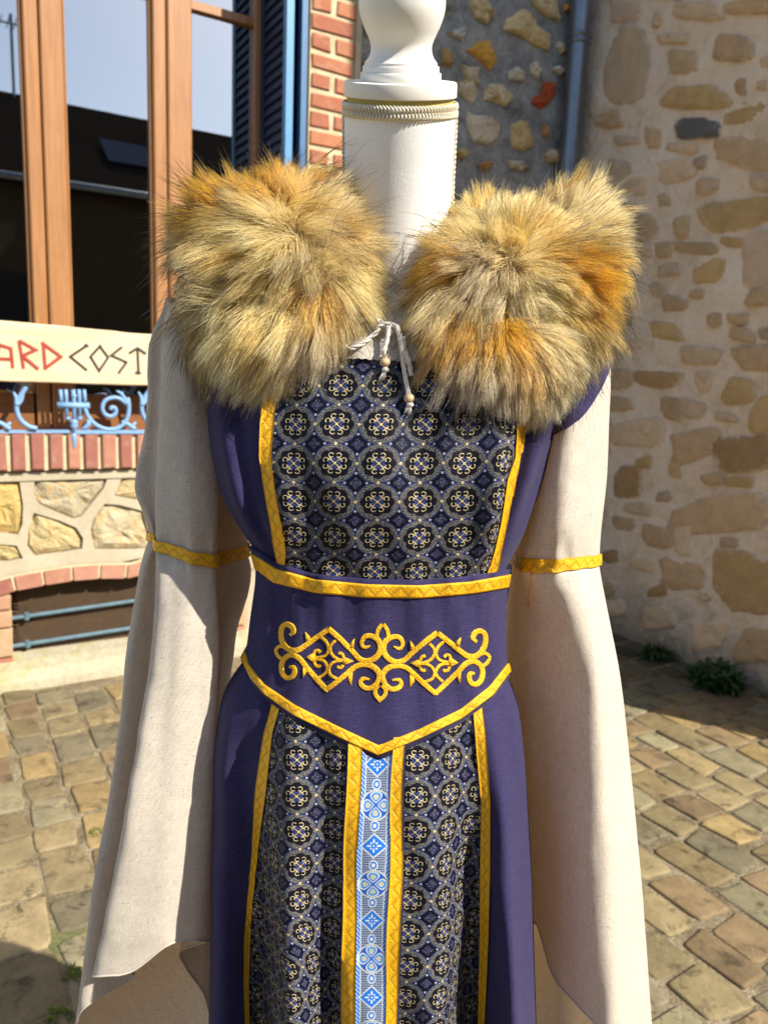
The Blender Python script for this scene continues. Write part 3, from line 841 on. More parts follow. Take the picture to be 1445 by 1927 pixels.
stile(WIN_R, 1.543, BW - 0.022, BW + 0.05, zb, WIN_T, M_DARKWOOD, 'jamb_board')
stile(WIN_L + 0.0, WIN_L + 0.08, BW - 0.03, BW + 0.05, zb, WIN_T)
bays = [(WIN_L + 0.08, P1[0] - 0.012), (P1[3] + 0.012, P2[0] - 0.012), (P2[3], WIN_R - 0.075)]
for (a0, a1) in bays:
    mb = MB(); mb.fbox(a0, a1, BW - 0.024, BW + 0.035, zb, zr); mb.build('bottom_rail', M_DARKWOOD, win)
    mb = MB(); mb.fbox(a0, a1, BW - 0.016, BW + 0.03, z_tr[1], z_tr[0]); mb.build('transom', M_OAK, win)
    for (z0, z1) in ((zr, z_tr[1]), (z_tr[0], WIN_T)):
        mb = MB(); mb.add([W(a0, BW + 0.006, z0), W(a1, BW + 0.006, z0), W(a1, BW + 0.006, z1), W(a0, BW + 0.006, z1)], [(0, 1, 2, 3)])
        mb.build('pane', M_GLASS, win)
mb = MB(); mb.fbox(WIN_L, 1.543, BW - 0.031, BW + 0.06, SILL1 - 0.008, zb); mb.build('window_sill', M_DARKWOOD, win)
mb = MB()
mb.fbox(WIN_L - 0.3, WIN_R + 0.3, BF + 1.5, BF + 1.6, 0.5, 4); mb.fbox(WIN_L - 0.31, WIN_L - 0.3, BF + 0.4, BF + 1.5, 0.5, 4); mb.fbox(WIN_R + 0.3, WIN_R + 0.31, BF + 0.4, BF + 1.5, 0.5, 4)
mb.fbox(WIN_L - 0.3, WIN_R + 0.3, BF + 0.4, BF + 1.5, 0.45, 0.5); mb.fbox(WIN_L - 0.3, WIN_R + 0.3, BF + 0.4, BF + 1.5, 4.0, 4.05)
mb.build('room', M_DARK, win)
# --- folded shutter: two louvred leaves standing out from the jamb
for li, (a0, a1, b0) in enumerate(((1.335, 1.366, BW - 0.315), (1.408, 1.434, BW - 0.300))):
    sh = bpy.data.objects.new('shutter', None); link(sh, house)
    b1 = BW - 0.032
    mb = MB()
    z0, z1 = 1.06, 3.45
    mb.fbox(a0, a1, b0, b0 + 0.035, z0, z1); mb.build('leading_stile', M_SHUTEDGE if li == 0 else M_SHUT2, sh)
    mb = MB(); mb.fbox(a0, a1, b1 - 0.04, b1, z0, z1)
    for zz in (z0, 2.02, z1 - 0.08): mb.fbox(a0, a1, b0 + 0.035, b1 - 0.04, zz, zz + 0.08)
    mb.fbox(a0 + 0.01, a1 - 0.01, b0 + 0.035, b1 - 0.04, z0 + 0.08, 2.02)
    mb.fbox(a0 + 0.012, a0 + 0.016, b0 + 0.035, b1 - 0.04, 2.10, z1 - 0.08)  # thin panel added behind the slats so no light leaks through
    mb.build('frame', M_SHUT, sh)
    zz = 2.11
    while zz < z1 - 0.10:
        mb = MB()
        mb.hexa([W(a0 + 0.001, b0 + 0.035, zz), W(a0 + 0.001, b1 - 0.04, zz), W(a0 + 0.003, b1 - 0.04, zz - 0.004), W(a0 + 0.003, b0 + 0.035, zz - 0.004),
                 W(a0 + 0.009, b0 + 0.035, zz + 0.030), W(a0 + 0.009, b1 - 0.04, zz + 0.030), W(a0 + 0.011, b1 - 0.04, zz + 0.026), W(a0 + 0.011, b0 + 0.035, zz + 0.026)])
        if li == 0: mb.build('slat', M_SHUT, sh)
        zz += 0.042

# ================================================================== rubble building on the right
wallb = thing('rubble_building', 'tall shaded building wall of tan rubble stones in pale lime mortar', 'building', W(AW, 2.0, 0))
WB0, WB1, WHT = 0.86, BF + 0.02, 7.0
nb, nz = 70, 110
V = []
for i in range(nz):
    for j in range(nb):
        b_ = WB0 + (WB1 - WB0) * j / (nb - 1); z_ = 4.2 * i / (nz - 1)
        d = 0.016 * fbm((b_, z_, 2), 3.0, 8, 5) + 0.006 * fbm((b_, z_, 2), 14, 3, 3)
        V.append(W(AW - d - 0.004, b_, z_))
mesh('wall', V, [f[::-1] for f in grid_faces(nz, nb)], M_LIME, wallb, True)
mb = MB(); mb.fbox(AW + 0.02, AW + 1.2, WB0, WB1 + 0.3, 0, WHT); mb.build('core', M_LIME, wallb)
mb = MB(); mb.fbox(AW - 0.004, AW + 0.02, WB0, WB1, 4.2, WHT); mb.build('upper_wall', M_LIME, wallb)
def on_wall(u, v, h): return W(AW - h - 0.004, u, v)
T_ = (0.53, 0.365, 0.205); O_ = (0.50, 0.335, 0.15); D_ = (0.40, 0.25, 0.115); B_ = (0.62, 0.45, 0.285); G_ = (0.15, 0.145, 0.14); P_ = (0.54, 0.39, 0.27)
RS = [(1180, 20, 60, 40, P_), (1185, 125, 74, 140, B_), (1315, 22, 90, 34, B_), (1435, 10, 120, 30, T_), (1380, 90, 72, 46, T_), (1285, 118, 46, 50, T_), (1310, 185, 120, 42, O_),
      (1425, 212, 104, 42, O_), (1312, 243, 74, 38, G_), (1230, 260, 26, 42, T_), (1150, 225, 52, 30, T_), (1270, 322, 64, 44, B_), (1412, 287, 116, 56, T_), (1395, 402, 132, 58, O_),
      (1213, 430, 46, 44, T_), (1285, 428, 30, 36, T_), (1312, 467, 72, 24, T_), (1380, 456, 40, 20, O_), (1250, 470, 26, 30, T_), (1340, 512, 56, 44, O_), (1430, 490, 60, 104, P_),
      (1270, 571, 42, 30, T_), (1254, 624, 58, 32, O_), (1345, 602, 26, 24, T_), (1388, 600, 32, 22, T_), (1163, 712, 54, 40, T_), (1237, 713, 78, 32, D_), (1318, 668, 78, 30, B_),
      (1425, 672, 84, 42, T_), (1325, 716, 30, 36, B_), (1390, 737, 56, 46, O_), (1445, 780, 58, 62, O_), (1266, 768, 42, 36, T_), (1306, 770, 38, 36, B_), (1165, 760, 52, 26, T_),
      (1205, 815, 86, 52, B_), (1305, 838, 86, 50, T_), (1402, 852, 116, 58, D_), (1182, 908, 46, 56, D_), (1214, 870, 26, 22, O_), (1270, 885, 20, 26, O_), (1343, 900, 42, 20, T_),
      (1392, 907, 46, 20, O_), (1358, 968, 168, 68, T_), (1205, 957, 46, 24, B_), (1175, 985, 36, 26, T_), (1236, 1010, 48, 40, T_), (1286, 1018, 34, 50, B_), (1150, 1046, 30, 20, D_),
      (1285, 1080, 86, 50, T_), (1412, 1095, 124, 112, O_), (1210, 1062, 42, 24, B_), (1240, 1112, 32, 20, D_), (1335, 1195, 66, 46, B_), (1240, 1165, 56, 40, B_), (1425, 1215, 80, 60, T_),
      (1170, 330, 40, 60, B_), (1165, 560, 60, 44, B_), (1330, 350, 40, 26, B_), (1205, 350, 30, 30, B_), (1180, 650, 60, 26, B_), (1430, 560, 50, 30, T_), (1240, 545, 30, 22, B_)]
RW = random.Random(21)
def blob(cx, cy, hw, hh, R, n=26):
    e = R.uniform(0.45, 0.75); ph = R.uniform(0, 6.28); sk = R.uniform(-0.18, 0.18); out = []
    for k in range(n):
        t = 2 * math.pi * k / n; c, s = math.cos(t), math.sin(t)
        rr = 1 + 0.10 * math.sin(2 * t + ph) + 0.08 * math.sin(3 * t + 2 * ph) + R.uniform(-.05, .05)
        x = math.copysign(abs(c) ** e, c) * hw * rr; y = math.copysign(abs(s) ** e, s) * hh * rr
        out.append((cx + x, cy + y + sk * x))
    return out
occ = []
def wall_stone(px, py, w, h, c, i):
    p = [tuple(wal(*q)) for q in blob(px, py, w * 0.56, h * 0.56, RW)]
    k = RW.uniform(0.9, 1.2)
    stone_piece('stone', p, on_wall, M_RUBBLE, wallb, tuple(x * k for x in c), 0.03, 0.004, RW.uniform(0.008, 0.016), i + 500, 0.14, True, 0.07)
for i, s in enumerate(RS):
    wall_stone(*s, i); occ.append((s[0], s[1], s[2], s[3]))
for i in range(900):             # lesser stones in the gaps
    px, py = RW.uniform(1135, 1450), RW.uniform(-20, 1200); w, h = RW.uniform(18, 60), RW.uniform(14, 34)
    if any(abs(px - o[0]) < (w + o[2]) / 2 + 7 and abs(py - o[1]) < (h + o[3]) / 2 + 6 for o in occ): continue
    if wal(px, py)[1] < 0.05: continue
    occ.append((px, py, w, h)); wall_stone(px, py, w, h, RW.choice((B_, T_, P_, B_)), 900 + i)
for i in range(500):             # where the wall runs on beyond the picture
    px, py = RW.uniform(1445, 2000), RW.uniform(-120, 1420); w, h = RW.uniform(40, 130), RW.uniform(25, 60)
    if any(abs(px - o[0]) < (w + o[2]) / 2 + 14 and abs(py - o[1]) < (h + o[3]) / 2 + 12 for o in occ): continue
    if wal(px, py)[1] < 0.05 or wal(px, py)[0] < WB0 + 0.1: continue
    occ.append((px, py, w, h)); wall_stone(px, py, w, h, RW.choice((T_, O_, B_, D_, P_)), 600 + i)

# ================================================================== drainpipe in the corner
dp = thing('drainpipe', 'round grey zinc drainpipe in the corner between flint panel and rubble building', 'drainpipe', W(3.06, BF - 0.06, 0))
pa = fac(1080, 180, BF - 0.075)[0]
def pipe_pt(z): return W(pa, BF - 0.075, z)
V, F = tube_geo([pipe_pt(z) for z in (0.02, 1.0, 2.0, 3.0, 4.0, 5.2)], 0.056, 24)
mesh('pipe', V, F, M_ZINC, dp, True)
for zc in (fac(1090, 68, BF - 0.11)[1], 0.95):
    V, F = tube_geo([pipe_pt(zc + d) for d in (-0.028, -0.026, -0.008, -0.006, 0.006, 0.008, 0.024, 0.026)], [0.057, 0.063, 0.063, 0.060, 0.060, 0.067, 0.067, 0.057], 24)
    mesh('collar', V, F, M_ZINC, dp, True)
    mb = MB(); mb.fbox(pa - 0.012, pa + 0.012, BF - 0.03, BF + 0.02, zc - 0.012, zc + 0.012); mb.build('bracket', M_ZINC, dp)

# ================================================================== wooden sign board
BS = BF - 0.075
sg = thing('sign_board', 'pale pine board sign with rune style lettering hung before the window', 'sign', W(0.3, BS, 1.25))
def q_top(px): return np.interp(px, (0, 278), (603, 629))
def q_bot(px): return np.interp(px, (0, 278), (717, 726))
sa0, sa1 = fac(-420, 640, BS)[0], fac(345, 640, BS)[0]
tl, tr = fac(0, 603, BS), fac(278, 629, BS); bl, br_ = fac(0, 717, BS), fac(278, 726, BS)
def lin(p, q, a_): return p[1] + (q[1] - p[1]) * (a_ - p[0]) / (q[0] - p[0])
V = []; nn = 40
for i in range(nn):
    a_ = sa0 + (sa1 - sa0) * i / (nn - 1)
    zt_, zb_ = lin(tl, tr, a_), lin(bl, br_, a_)
    w1 = 0.004 * fbm((a_, 0, 0), 5, 1); w2 = 0.005 * fbm((a_, 3, 0), 4, 2)
    for (b_, z_) in ((BS + 0.024, zb_ + w2), (BS + 0.003, zb_ + w2), (BS, zb_ + 0.004 + w2), (BS, zt_ - 0.004 + w1), (BS + 0.003, zt_ + w1), (BS + 0.024, zt_ + w1)):
        V.append(W(a_, b_, z_))
F = [f[::-1] for f in grid_faces(nn, 6)] + [(i * 6, (i + 1) * 6, (i + 1) * 6 + 5, i * 6 + 5) for i in range(nn - 1)] + [tuple(range(6)), tuple((nn - 1) * 6 + k for k in range(6))[::-1]]
mesh('board', V, F, M_PINE, sg)
def stroke2d(pts, wd, place, cap=True):
    """flat stroke with mitred joins"""
    P = np.array(pts, float); n = len(P); wd = np.full(n, wd) if np.isscalar(wd) else np.asarray(wd)
    L, Rr = [], []
    for i in range(n):
        d1 = P[i] - P[i - 1] if i else P[1] - P[0]; d2 = P[i + 1] - P[i] if i < n - 1 else d1
        d1 = d1 / (np.linalg.norm(d1) + 1e-9); d2 = d2 / (np.linalg.norm(d2) + 1e-9)
        n1 = np.array([-d1[1], d1[0]]); n2 = np.array([-d2[1], d2[0]]); mm = n1 + n2; mm /= np.linalg.norm(mm) + 1e-9
        k = 1 / max(0.5, mm @ n1)
        L.append(P[i] + mm * wd[i] / 2 * k); Rr.append(P[i] - mm * wd[i] / 2 * k)
    return [place(*p) for p in L + Rr], [(i, i + 1, n + i + 1, n + i) for i in range(n - 1)]
LET = {  # letters in the enlarged crop of the photograph (px = x/2.833, 580 + y/2.833)
    ('letter_a', 'r'): [[(-30, 320), (-2, 195), (60, 215), (70, 320)], [(-18, 268), (66, 272)]],
    ('letter_r', 'r'): [[(103, 172), (128, 322)], [(103, 172), (192, 222), (112, 258)], [(118, 252), (208, 325)]],
    ('letter_d', 'r'): [[(232, 182), (243, 326)], [(222, 182), (326, 258), (238, 324)]],
    ('letter_c', 'i'): [[(466, 198), (376, 258), (466, 332)], [(452, 192), (474, 204)]],
    ('letter_o', 'i'): [[(532, 200), (578, 262), (530, 334), (484, 258), (540, 196)]],
    ('letter_s', 'i'): [[(652, 206), (594, 252), (676, 288), (632, 348)]],
    ('letter_t', 'i'): [[(734, 214), (740, 344)], [(690, 240), (734, 212), (780, 244)], [(722, 342), (752, 346)]]}
for (nm, kc), sts in LET.items():
    mb = MB()
    for k, s_ in enumerate(sts):
        P = [tuple(fac(x / 2.833, 580 + y / 2.833, BS)) for x, y in s_]
        wdt = 0.0115 if kc == 'r' else 0.0095
        v_, f_ = stroke2d(P, wdt, lambda u, v, k=k: W(u, BS - 0.0022 - 0.0006 * k, v)); mb.add(v_, f_)
    mb.build(nm, M_RED if kc == 'r' else M_INK, sg)

# ================================================================== wrought iron window guard
BG = BF - 0.045
gd = thing('window_guard', 'pale blue wrought iron window guard with scrolls above the brick sill', 'window guard', W(0.5, BG, SILL1))
GP = lambda x, y: (lambda q: W(q[0], BG, q[1]))(fac(x / 4.983, 720 + y / 4.983, BG))
def gtube(pts, r, name='scroll', sub=6, n=8):
    P = crom([GP(*p) for p in pts], sub) if sub > 1 else np.array([GP(*p) for p in pts])
    mb = MB(); mb.tube(P, r, n); return mb
ga0, ga1 = fac(-420, 812, BG)[0], fac(420, 812, BG)[0]
zbar = fac(150, 813, BG)[1]
mb = MB(); mb.fbox(fac(140, 813, BG)[0], WIN_R - 0.02, BG - 0.006, BG + 0.010, zbar - 0.007, zbar + 0.008); mb.build('bottom_bar', M_IRON, gd)
mb = MB(); mb.fbox(-0.6, fac(133, 813, BG)[0], BG + 0.004, BG + 0.018, zbar - 0.004, zbar + 0.008); mb.build('bottom_bar', M_IRON, gd)
def motif(dx):
    S = lambda pts: [(x + dx, y) for x, y in pts]
    mb = MB()
    for k, x in enumerate((575, 625, 695, 748, 797)):
        y1 = 350 if k in (1, 3) else (195 if k != 2 else 420)
        mb.tube([GP(x + dx - 6, 65), GP(x + dx, 130), GP(x + dx + 4, y1)], 0.0075 if k != 2 else 0.009, 8)
    for x in (640, 752): mb.tube([GP(x + dx - 3, 322), GP(x + dx, 350)], 0.010, 8)
    mb.tube([GP(540 + dx, 212), GP(842 + dx, 218)], 0.013, 8)
    mb.tube([GP(697 + dx, 105), GP(697 + dx, 122), GP(697 + dx, 145)], [0.006, 0.014, 0.006], 8)
    mb.tube([GP(697 + dx, y) for y in (345, 370, 385, 400, 430, 440, 470)], [0.010, 0.018, 0.013, 0.017, 0.012, 0.008, 0.008], 10)
    mb.tube([GP(697 + dx, y) for y in (470, 500, 545, 590, 625)], [0.007, 0.012, 0.010, 0.008, 0.003], 8)
    mb.build('spindle_cluster', M_IRON, gd, True)
    r_ = [0.0085] * 8
    mb = gtube(S([(800, 240), (830, 320), (900, 395), (1000, 437), (1100, 430), (1175, 370), (1208, 280), (1205, 170), (1190, 150)]), 0.0092)
    mb.tube(crom([GP(*p) for p in S([(1192, 205), (1130, 155), (1060, 142), (990, 170), (962, 235), (985, 295), (1040, 318), (1085, 290), (1085, 245), (1050, 232), (1040, 255)])], 6), 0.0085, 8)
    mb.tube(crom([GP(*p) for p in S([(1195, 200), (1165, 140), (1130, 95), (1092, 78)])], 5), np.linspace(0.010, 0.004, 16), 8)
    mb.tube(crom([GP(*p) for p in S([(1180, 180), (1150, 120), (1150, 85)])], 5), np.linspace(0.008, 0.003, 11), 8)
    mb.tube([GP(*p) for p in S([(835, 345), (835, 385), (800, 425), (770, 432)])], [0.008, 0.011, 0.009, 0.006], 8)
    mb.build('scroll', M_IRON, gd, True)
    mb = gtube(S([(350, 430), (280, 415), (205, 360), (165, 280), (160, 200), (180, 150), (215, 95), (245, 40)]), 0.0095)
    mb.tube(crom([GP(*p) for p in S([(165, 215), (155, 140), (128, 88)])], 5), np.linspace(0.012, 0.004, 11), 8)
    mb.tube(crom([GP(*p) for p in S([(172, 200), (205, 155), (225, 60), (235, 10)])], 5), np.linspace(0.010, 0.004, 16), 8)
    mb.build('scroll', M_IRON, gd, True)
    mb = gtube(S([(-30, 370), (20, 385), (70, 420), (100, 432)]), 0.009)
    mb.tube([GP(*p) for p in S([(40, 410), (85, 395), (105, 370)])], [0.006, 0.007, 0.004], 8)
    mb.build('leaf_scroll', M_IRON, gd, True)
motif(0); motif(1172)

# ================================================================== house across the street (seen in the panes)
oh = thing('opposite_house', 'dark tiled house across the street mirrored in the oak window panes', 'house', W(2, -6, 0))
def gable_roof(mb, a0, a1): 
    mb.add([W(a0, -5.7, 3.86), W(a1, -5.7, 3.86), W(a1, -8.6, 5.80), W(a0, -8.6, 5.80), W(a0, -11.5, 3.86), W(a1, -11.5, 3.86)], [(0, 1, 2, 3), (3, 2, 5, 4)]); return mb
mb = MB(); mb.fbox(-7, 13, -11, -6.0, 0, 3.85); mb.build('wall', M_FARWALL, oh)
gable_roof(MB(), -7.5, 13.5).build('roof', M_ROOF, oh)
mb = MB(); V, F = tube_geo([W(-7.5, -5.66, 3.86), W(13.5, -5.66, 3.86)], 0.06, 8); mesh('gutter', V, F, M_ZINC, oh)
def roofpt(a_, t): return W(a_, -5.7 - 2.9 * t, 3.86 + 1.94 * t + 0.06)
mesh('skylight', [roofpt(2.75, 0.30), roofpt(3.5, 0.30), roofpt(3.5, 0.56), roofpt(2.75, 0.56)], [(0, 1, 2, 3)], M_SKYLIGHT, oh)
for a0 in (-2.0, 0.6, 3.4, 6.2):
    mb = MB(); mb.fbox(a0, a0 + 1.0, -6.02, -5.98, 1.0, 2.6); mb.build('window', M_DARK, oh)
an = bpy.data.objects.new('antenna', None); link(an, oh)
mb = MB(); mb.tube([W(1.62, -8.5, 5.7), W(1.62, -8.5, 7.0)], 0.025, 6); mb.tube([W(1.3, -8.5, 6.85), W(2.0, -8.5, 6.85)], 0.015, 6)
for k in range(6): mb.tube([W(1.35 + 0.11 * k, -8.75, 6.86), W(1.35 + 0.11 * k, -8.25, 6.86)], 0.01, 5)
mb.build('mast', M_ZINC, an)

# ================================================================== weeds at the wall foot, moss in the joints
def weed(name, label, pos, size, nleaf, seed, mat=M_LEAF, flat=0.5, group=None):
    R = random.Random(seed); t = thing(name, label, 'weed', pos, group)
    mb = MB()
    for k in range(nleaf):
        az, el = R.uniform(0, 6.28), R.uniform(-0.2, 1.3); L = size * R.uniform(0.22, 0.5); wd = L * R.uniform(0.14, 0.26)
        d = np.array([math.cos(az), math.sin(az), 0]); sdv = np.array([-math.sin(az), math.cos(az), 0])
        rb = size * 0.75 * math.sqrt(R.random()); tb_ = R.uniform(0, 6.28); base = np.array(pos) + np.array([math.cos(tb_) * rb, math.sin(tb_) * rb, max(0.0, size * 0.75 * R.random() * (1 - (rb / size) ** 2))]); V = []
        for i in range(5):
            s = i / 4; cur = el - s * 0.7 * flat * 2
            p = base + d * (L * s * math.cos(el * (1 - 0.4 * s))) + np.array([0, 0, L * (s * math.sin(el) - 0.35 * s * s)])
            w_ = wd * math.sin(math.pi * min(0.98, 0.15 + 0.85 * s))
            V += [p - sdv * w_, p + np.array([0, 0, -w_ * 0.4]), p + sdv * w_]
        F = []
        for i in range(4): F += [(3 * i, 3 * i + 1, 3 * i + 4, 3 * i + 3), (3 * i + 1, 3 * i + 2, 3 * i + 5, 3 * i + 4)]
        mb.add(V, F)
    mb.build('leaves', mat, t); return t
def foot(px, py): p = gnd(px, py); return (p[0], p[1], 0.0)
weed('weed_clump', 'large dark green weed clump at the foot of the rubble building', foot(1345, 1292), 0.14, 420, 1)
weed('weed_clump', 'small dark green weed tuft by the sleeve at the rubble building foot', foot(1235, 1240), 0.09, 260, 2)
weed('moss_tuft', 'bright green moss tuft in the paving joint beside the hanging sleeve', foot(184, 1572), 0.03, 60, 4, M_MOSS)
weed('moss_tuft', 'low green moss tuft in the paving joint near the sleeve tip', foot(138, 1838), 0.028, 70, 5, M_MOSS)
weed('moss_tuft', 'sprawling moss tuft beneath the lowest sleeve point', foot(112, 1915), 0.03, 70, 6, M_MOSS)

# ================================================================== the dressed form: a common body surface
YB = 0.85
BT = [  # photo row, left edge, right edge, half depth, centre depth
    (540, 668, 828, .066, .876), (565, 640, 850, .075, .874), (590, 560, 930, .084, .870), (620, 455, 1030, .093, .865), (660, 412, 1062, .100, .860), (720, 396, 1068, .106, .857),
    (780, 398, 1048, .113, .855), (850, 405, 1027, .118, .853), (900, 415, 1010, .118, .853), (950, 430, 992, .113, .852), (1000, 462, 975, .106, .851), (1045, 497, 945, .099, .850),
    (1095, 499, 938, .096, .850), (1160, 489, 936, .098, .850), (1235, 479, 939, .104, .850), (1300, 428, 968, .116, .850), (1400, 413, 980, .127, .850), (1600, 410, 992, .137, .850),
    (1927, 404, 1003, .148, .852), (2300, 385, 1030, .160, .855), (2900, 360, 1060, .175, .86)]
tz, txc, ta, tb, ty = [], [], [], [], []
for py, xl, xr, b_, yc in BT:
    pl, pr = atY(xl, py, YB), atY(xr, py, YB)
    tz.append((pl[2] + pr[2]) / 2); txc.append((pl[0] + pr[0]) / 2); ta.append((pr[0] - pl[0]) / 2); tb.append(b_); ty.append(yc)
zi = np.array(tz)[::-1]
dense = np.linspace(zi[0], zi[-1], 500)
def smooth_tab(v):
    y = np.interp(dense, zi, np.array(v)[::-1])
    k = np.hanning(19); k /= k.sum()
    return np.convolve(np.pad(y, 9, 'edge'), k, 'valid')
SX, SA, SB, SY = (smooth_tab(v) for v in (txc, ta, tb, ty))
Z_BELT = atY(712, 1400, 0.74)[2]
def body(phi, z, off=0.0):
    """phi 0 = wearer's side at picture right, pi/2 = towards the camera"""
    phi, z = np.broadcast_arrays(np.asarray(phi, float), np.asarray(z, float))
    xc, a_, b_, yc = (np.interp(z, dense, s) for s in (SX, SA, SB, SY))
    c, s = np.cos(phi), np.sin(phi)
    e = 0.88
    x = xc + (a_ + off) * np.sign(c) * np.abs(c) ** e
    y = yc - (b_ + off) * np.sign(s) * np.abs(s) ** e
    # folds of the skirt, deepening downwards
    t = np.clip((Z_BELT + 0.06 - z) / 0.40, 0, 1.6); front = np.clip(s * 1.6, 0, 1)
    sh = 0.10 * t
    g = lambda x0, w: np.exp(-((c - x0) / w) ** 2)
    f = 0.042 * g(-0.42 + 0.06 * t, .10) - 0.062 * g(-0.66 + 0.04 * t, .15) - 0.022 * g(-0.22 + 0.04 * t, .07) + 0.010 * g(0.02, .13) + 0.024 * g(0.30, .14) - 0.062 * g(0.55 - 0.05 * t, .12) + 0.040 * g(0.76, .08) + 0.016 * g(-0.88, .1)
    y = y - f * t * front
    # creases of the bodice under the arms and towards the waist
    u = np.clip((z - 1.10) / 0.10, 0, 1) * np.clip((1.34 - z) / 0.12, 0, 1)
    y = y - u * front * (0.011 * g(0.60, .07) - 0.012 * g(0.72, .05) + 0.009 * g(0.82, .05) + 0.010 * g(-0.82, .06) - 0.011 * g(-0.70, .05) + 0.004 * np.sin(9 * c + 12 * z) + 0.0035 * np.sin(26 * c - 30 * z) * np.clip(np.abs(c) * 1.6 - 0.3, 0, 1))
    wr = 0.0015 * np.sin(23 * c + 31 * z) + 0.0012 * np.sin(47 * z - 17 * c) + 0.0002 * np.sin(71 * c + 13 * z)
    return np.stack([x, y - wr * front, z], -1)
NPH = 200
phis = np.linspace(0, 2 * math.pi, NPH, endpoint=False)
def body_mesh(name, z0, z1, off, mat, parent, nz):
    zs = np.linspace(z0, z1, nz)
    G = body(phis[None, :], zs[:, None], off)
    V = G.reshape(-1, 3)
    ds = np.linalg.norm(np.diff(G, axis=1), axis=2); u = np.concatenate([np.zeros((nz, 1)), np.cumsum(ds, 1)], 1)
    uv = np.stack([u, np.repeat(zs[:, None], NPH, 1)], -1).reshape(-1, 2)
    F = grid_faces(nz, NPH, True)
    o = mesh(name, V, [f[::-1] for f in F], mat, parent, True, uv)
    return o, V, F

# ------------------------------------------------------------------ mannequin
man = thing('mannequin', 'white canvas dress form with painted wooden neck finial wearing the costume', 'mannequin', (0, YB, 0))
body_mesh('torso', 0.80, float(zi[-1]) - 0.001, -0.004, M_CANVAS, man, 80)
nb0, nt0 = atY(744, 600, .880), atY(753, 188, .800)
nax = nt0 - nb0
def axis_t(py):
    ts = np.linspace(-0.5, 3, 1500); q = proj(nb0 + nax * ts[:, None])[:, 1]
    return float(np.interp(-py, -q, ts))
def axis_r(rpx, py):
    p = nb0 + nax * axis_t(py); return rpx * ((p - CAM) @ FW) / FPX
L_ax = np.linalg.norm(nax)
zq = Vector(nax / L_ax).to_track_quat('Z', 'Y').to_matrix().to_4x4()
MX = Matrix.Translation(Vector(nb0)) @ zq
def prof(lst): return [(axis_r(r_, py), axis_t(py) * L_ax) for r_, py in lst]
pn = prof([(150, 640), (132, 600), (114, 560), (106, 500), (103, 440), (101, 380), (101.5, 320), (103, 270), (104, 225), (104, 193)])
NN = 72; V = []; uv = []
pd = crom(pn, 6)
for r_, z_ in pd:
    for k in range(NN + 1):
        t = 2 * math.pi * k / NN; V.append(MX @ Vector((r_ * math.cos(t), r_ * math.sin(t), z_))); uv.append((t * 0.056, z_))
mesh('neck', V, grid_faces(len(pd), NN + 1), M_CANVAS, man, True, uv)
lathe('foam_core', prof([(60, 200), (100, 199), (99, 180), (60, 180)]), M_FOAM, man, 60, MX, False)
def rlathe(name, p, mat):        # profile with slightly softened corners
    o_ = lathe(name, prof(p), mat, man, 96, MX, True); o_.modifiers.new('edges', 'EDGE_SPLIT').split_angle = math.radians(40); return o_
cp = rlathe('neck_cap', [(40, 182.5), (103.5, 182.5), (105.5, 181), (106, 178), (106, 157), (105, 154), (103, 153), (40, 153)], M_CHIP)
fp = []
fp += [(60, 153.5), (75, 153), (76, 151), (76, 138), (75, 136.5), (72.5, 136), (72, 134), (72, 126), (71, 124), (68.5, 123.5), (68, 121), (68, 118), (66.5, 116)]
fp += [(float(a_), float(b_)) for a_, b_ in crom([(66.5, 116), (61, 108), (57.5, 96), (58, 84), (63, 70), (72, 50), (79, 28), (81.5, 8), (80, -16), (72, -44), (56, -66), (36, -80), (20, -84)], 5)]
fin = prof(fp)
o = lathe('neck_finial', fin, M_PAINT, man, 72, MX, True)
md = o.modifiers.new('edges', 'EDGE_SPLIT'); md.split_angle = math.radians(40)
rk = axis_r(20, -84); tk = axis_t(-84) * L_ax
lathe('finial_knob', [(rk * 0.9, tk - 0.002), (rk * 1.3, tk + 0.006), (rk * 1.5, tk + 0.016), (rk * 1.2, tk + 0.028), (rk * 0.5, tk + 0.034)], M_PAINT, man, 32, MX, True)
# gimp braid round the neck: two rows of overlapping loops
mb = MB(); NG = 104
for row, (pc, dirn) in enumerate(((199, 1), (210, -1))):
    z_ = axis_t(pc) * L_ax; rr = axis_r(105.5, pc); hh = 0.0031
    for k in range(NG):
        t0 = 2 * math.pi * (k + 0.5 * row) / NG; pts = []
        for s in np.linspace(0, 1, 6):
            t = t0 + (math.sin(s * math.pi) * 0.62 + s * 0.55) * 2 * math.pi / NG * 1.1
            zz = z_ + dirn * hh * (1.15 - 2.0 * s); ro = rr + 0.0012 * math.sin(s * math.pi) + 0.0002
            pts.append(MX @ Vector((ro * math.cos(t), ro * math.sin(t), zz)))
        mb.tube(pts, [0.0007, 0.0010, 0.00105, 0.00105, 0.0010, 0.0007], 6)
mb.build('gimp_trim', M_GIMP, man, True)
for sgn in (-1, 1):               # corded side seam
    pts = []
    for k, py in enumerate(np.linspace(214, 470, 90)):
        t = math.pi / 2 * sgn; z_ = axis_t(py) * L_ax; rr = np.interp(z_, pd[:, 1], pd[:, 0]) + 0.0008
        # the side of the neck seen from the camera
        sx = MX.to_3x3().inverted() @ Vector((sgn * 1.0, -0.1, 0)); tt = math.atan2(sx.y, sx.x)
        pts.append(MX @ Vector((rr * math.cos(tt) + 0.0005 * math.sin(k * 1.9), rr * math.sin(tt) + 0.0005 * math.cos(k * 1.9), z_)))
    mb = MB(); mb.tube(pts, 0.0016, 6); mb.build('side_seam_cord', M_GIMP, man, True)
mb = MB(); mb.tube([(0, YB, 0.02), (0, YB, 0.84)], 0.016, 12); mb.build('stand_pole', M_METAL, man, True)
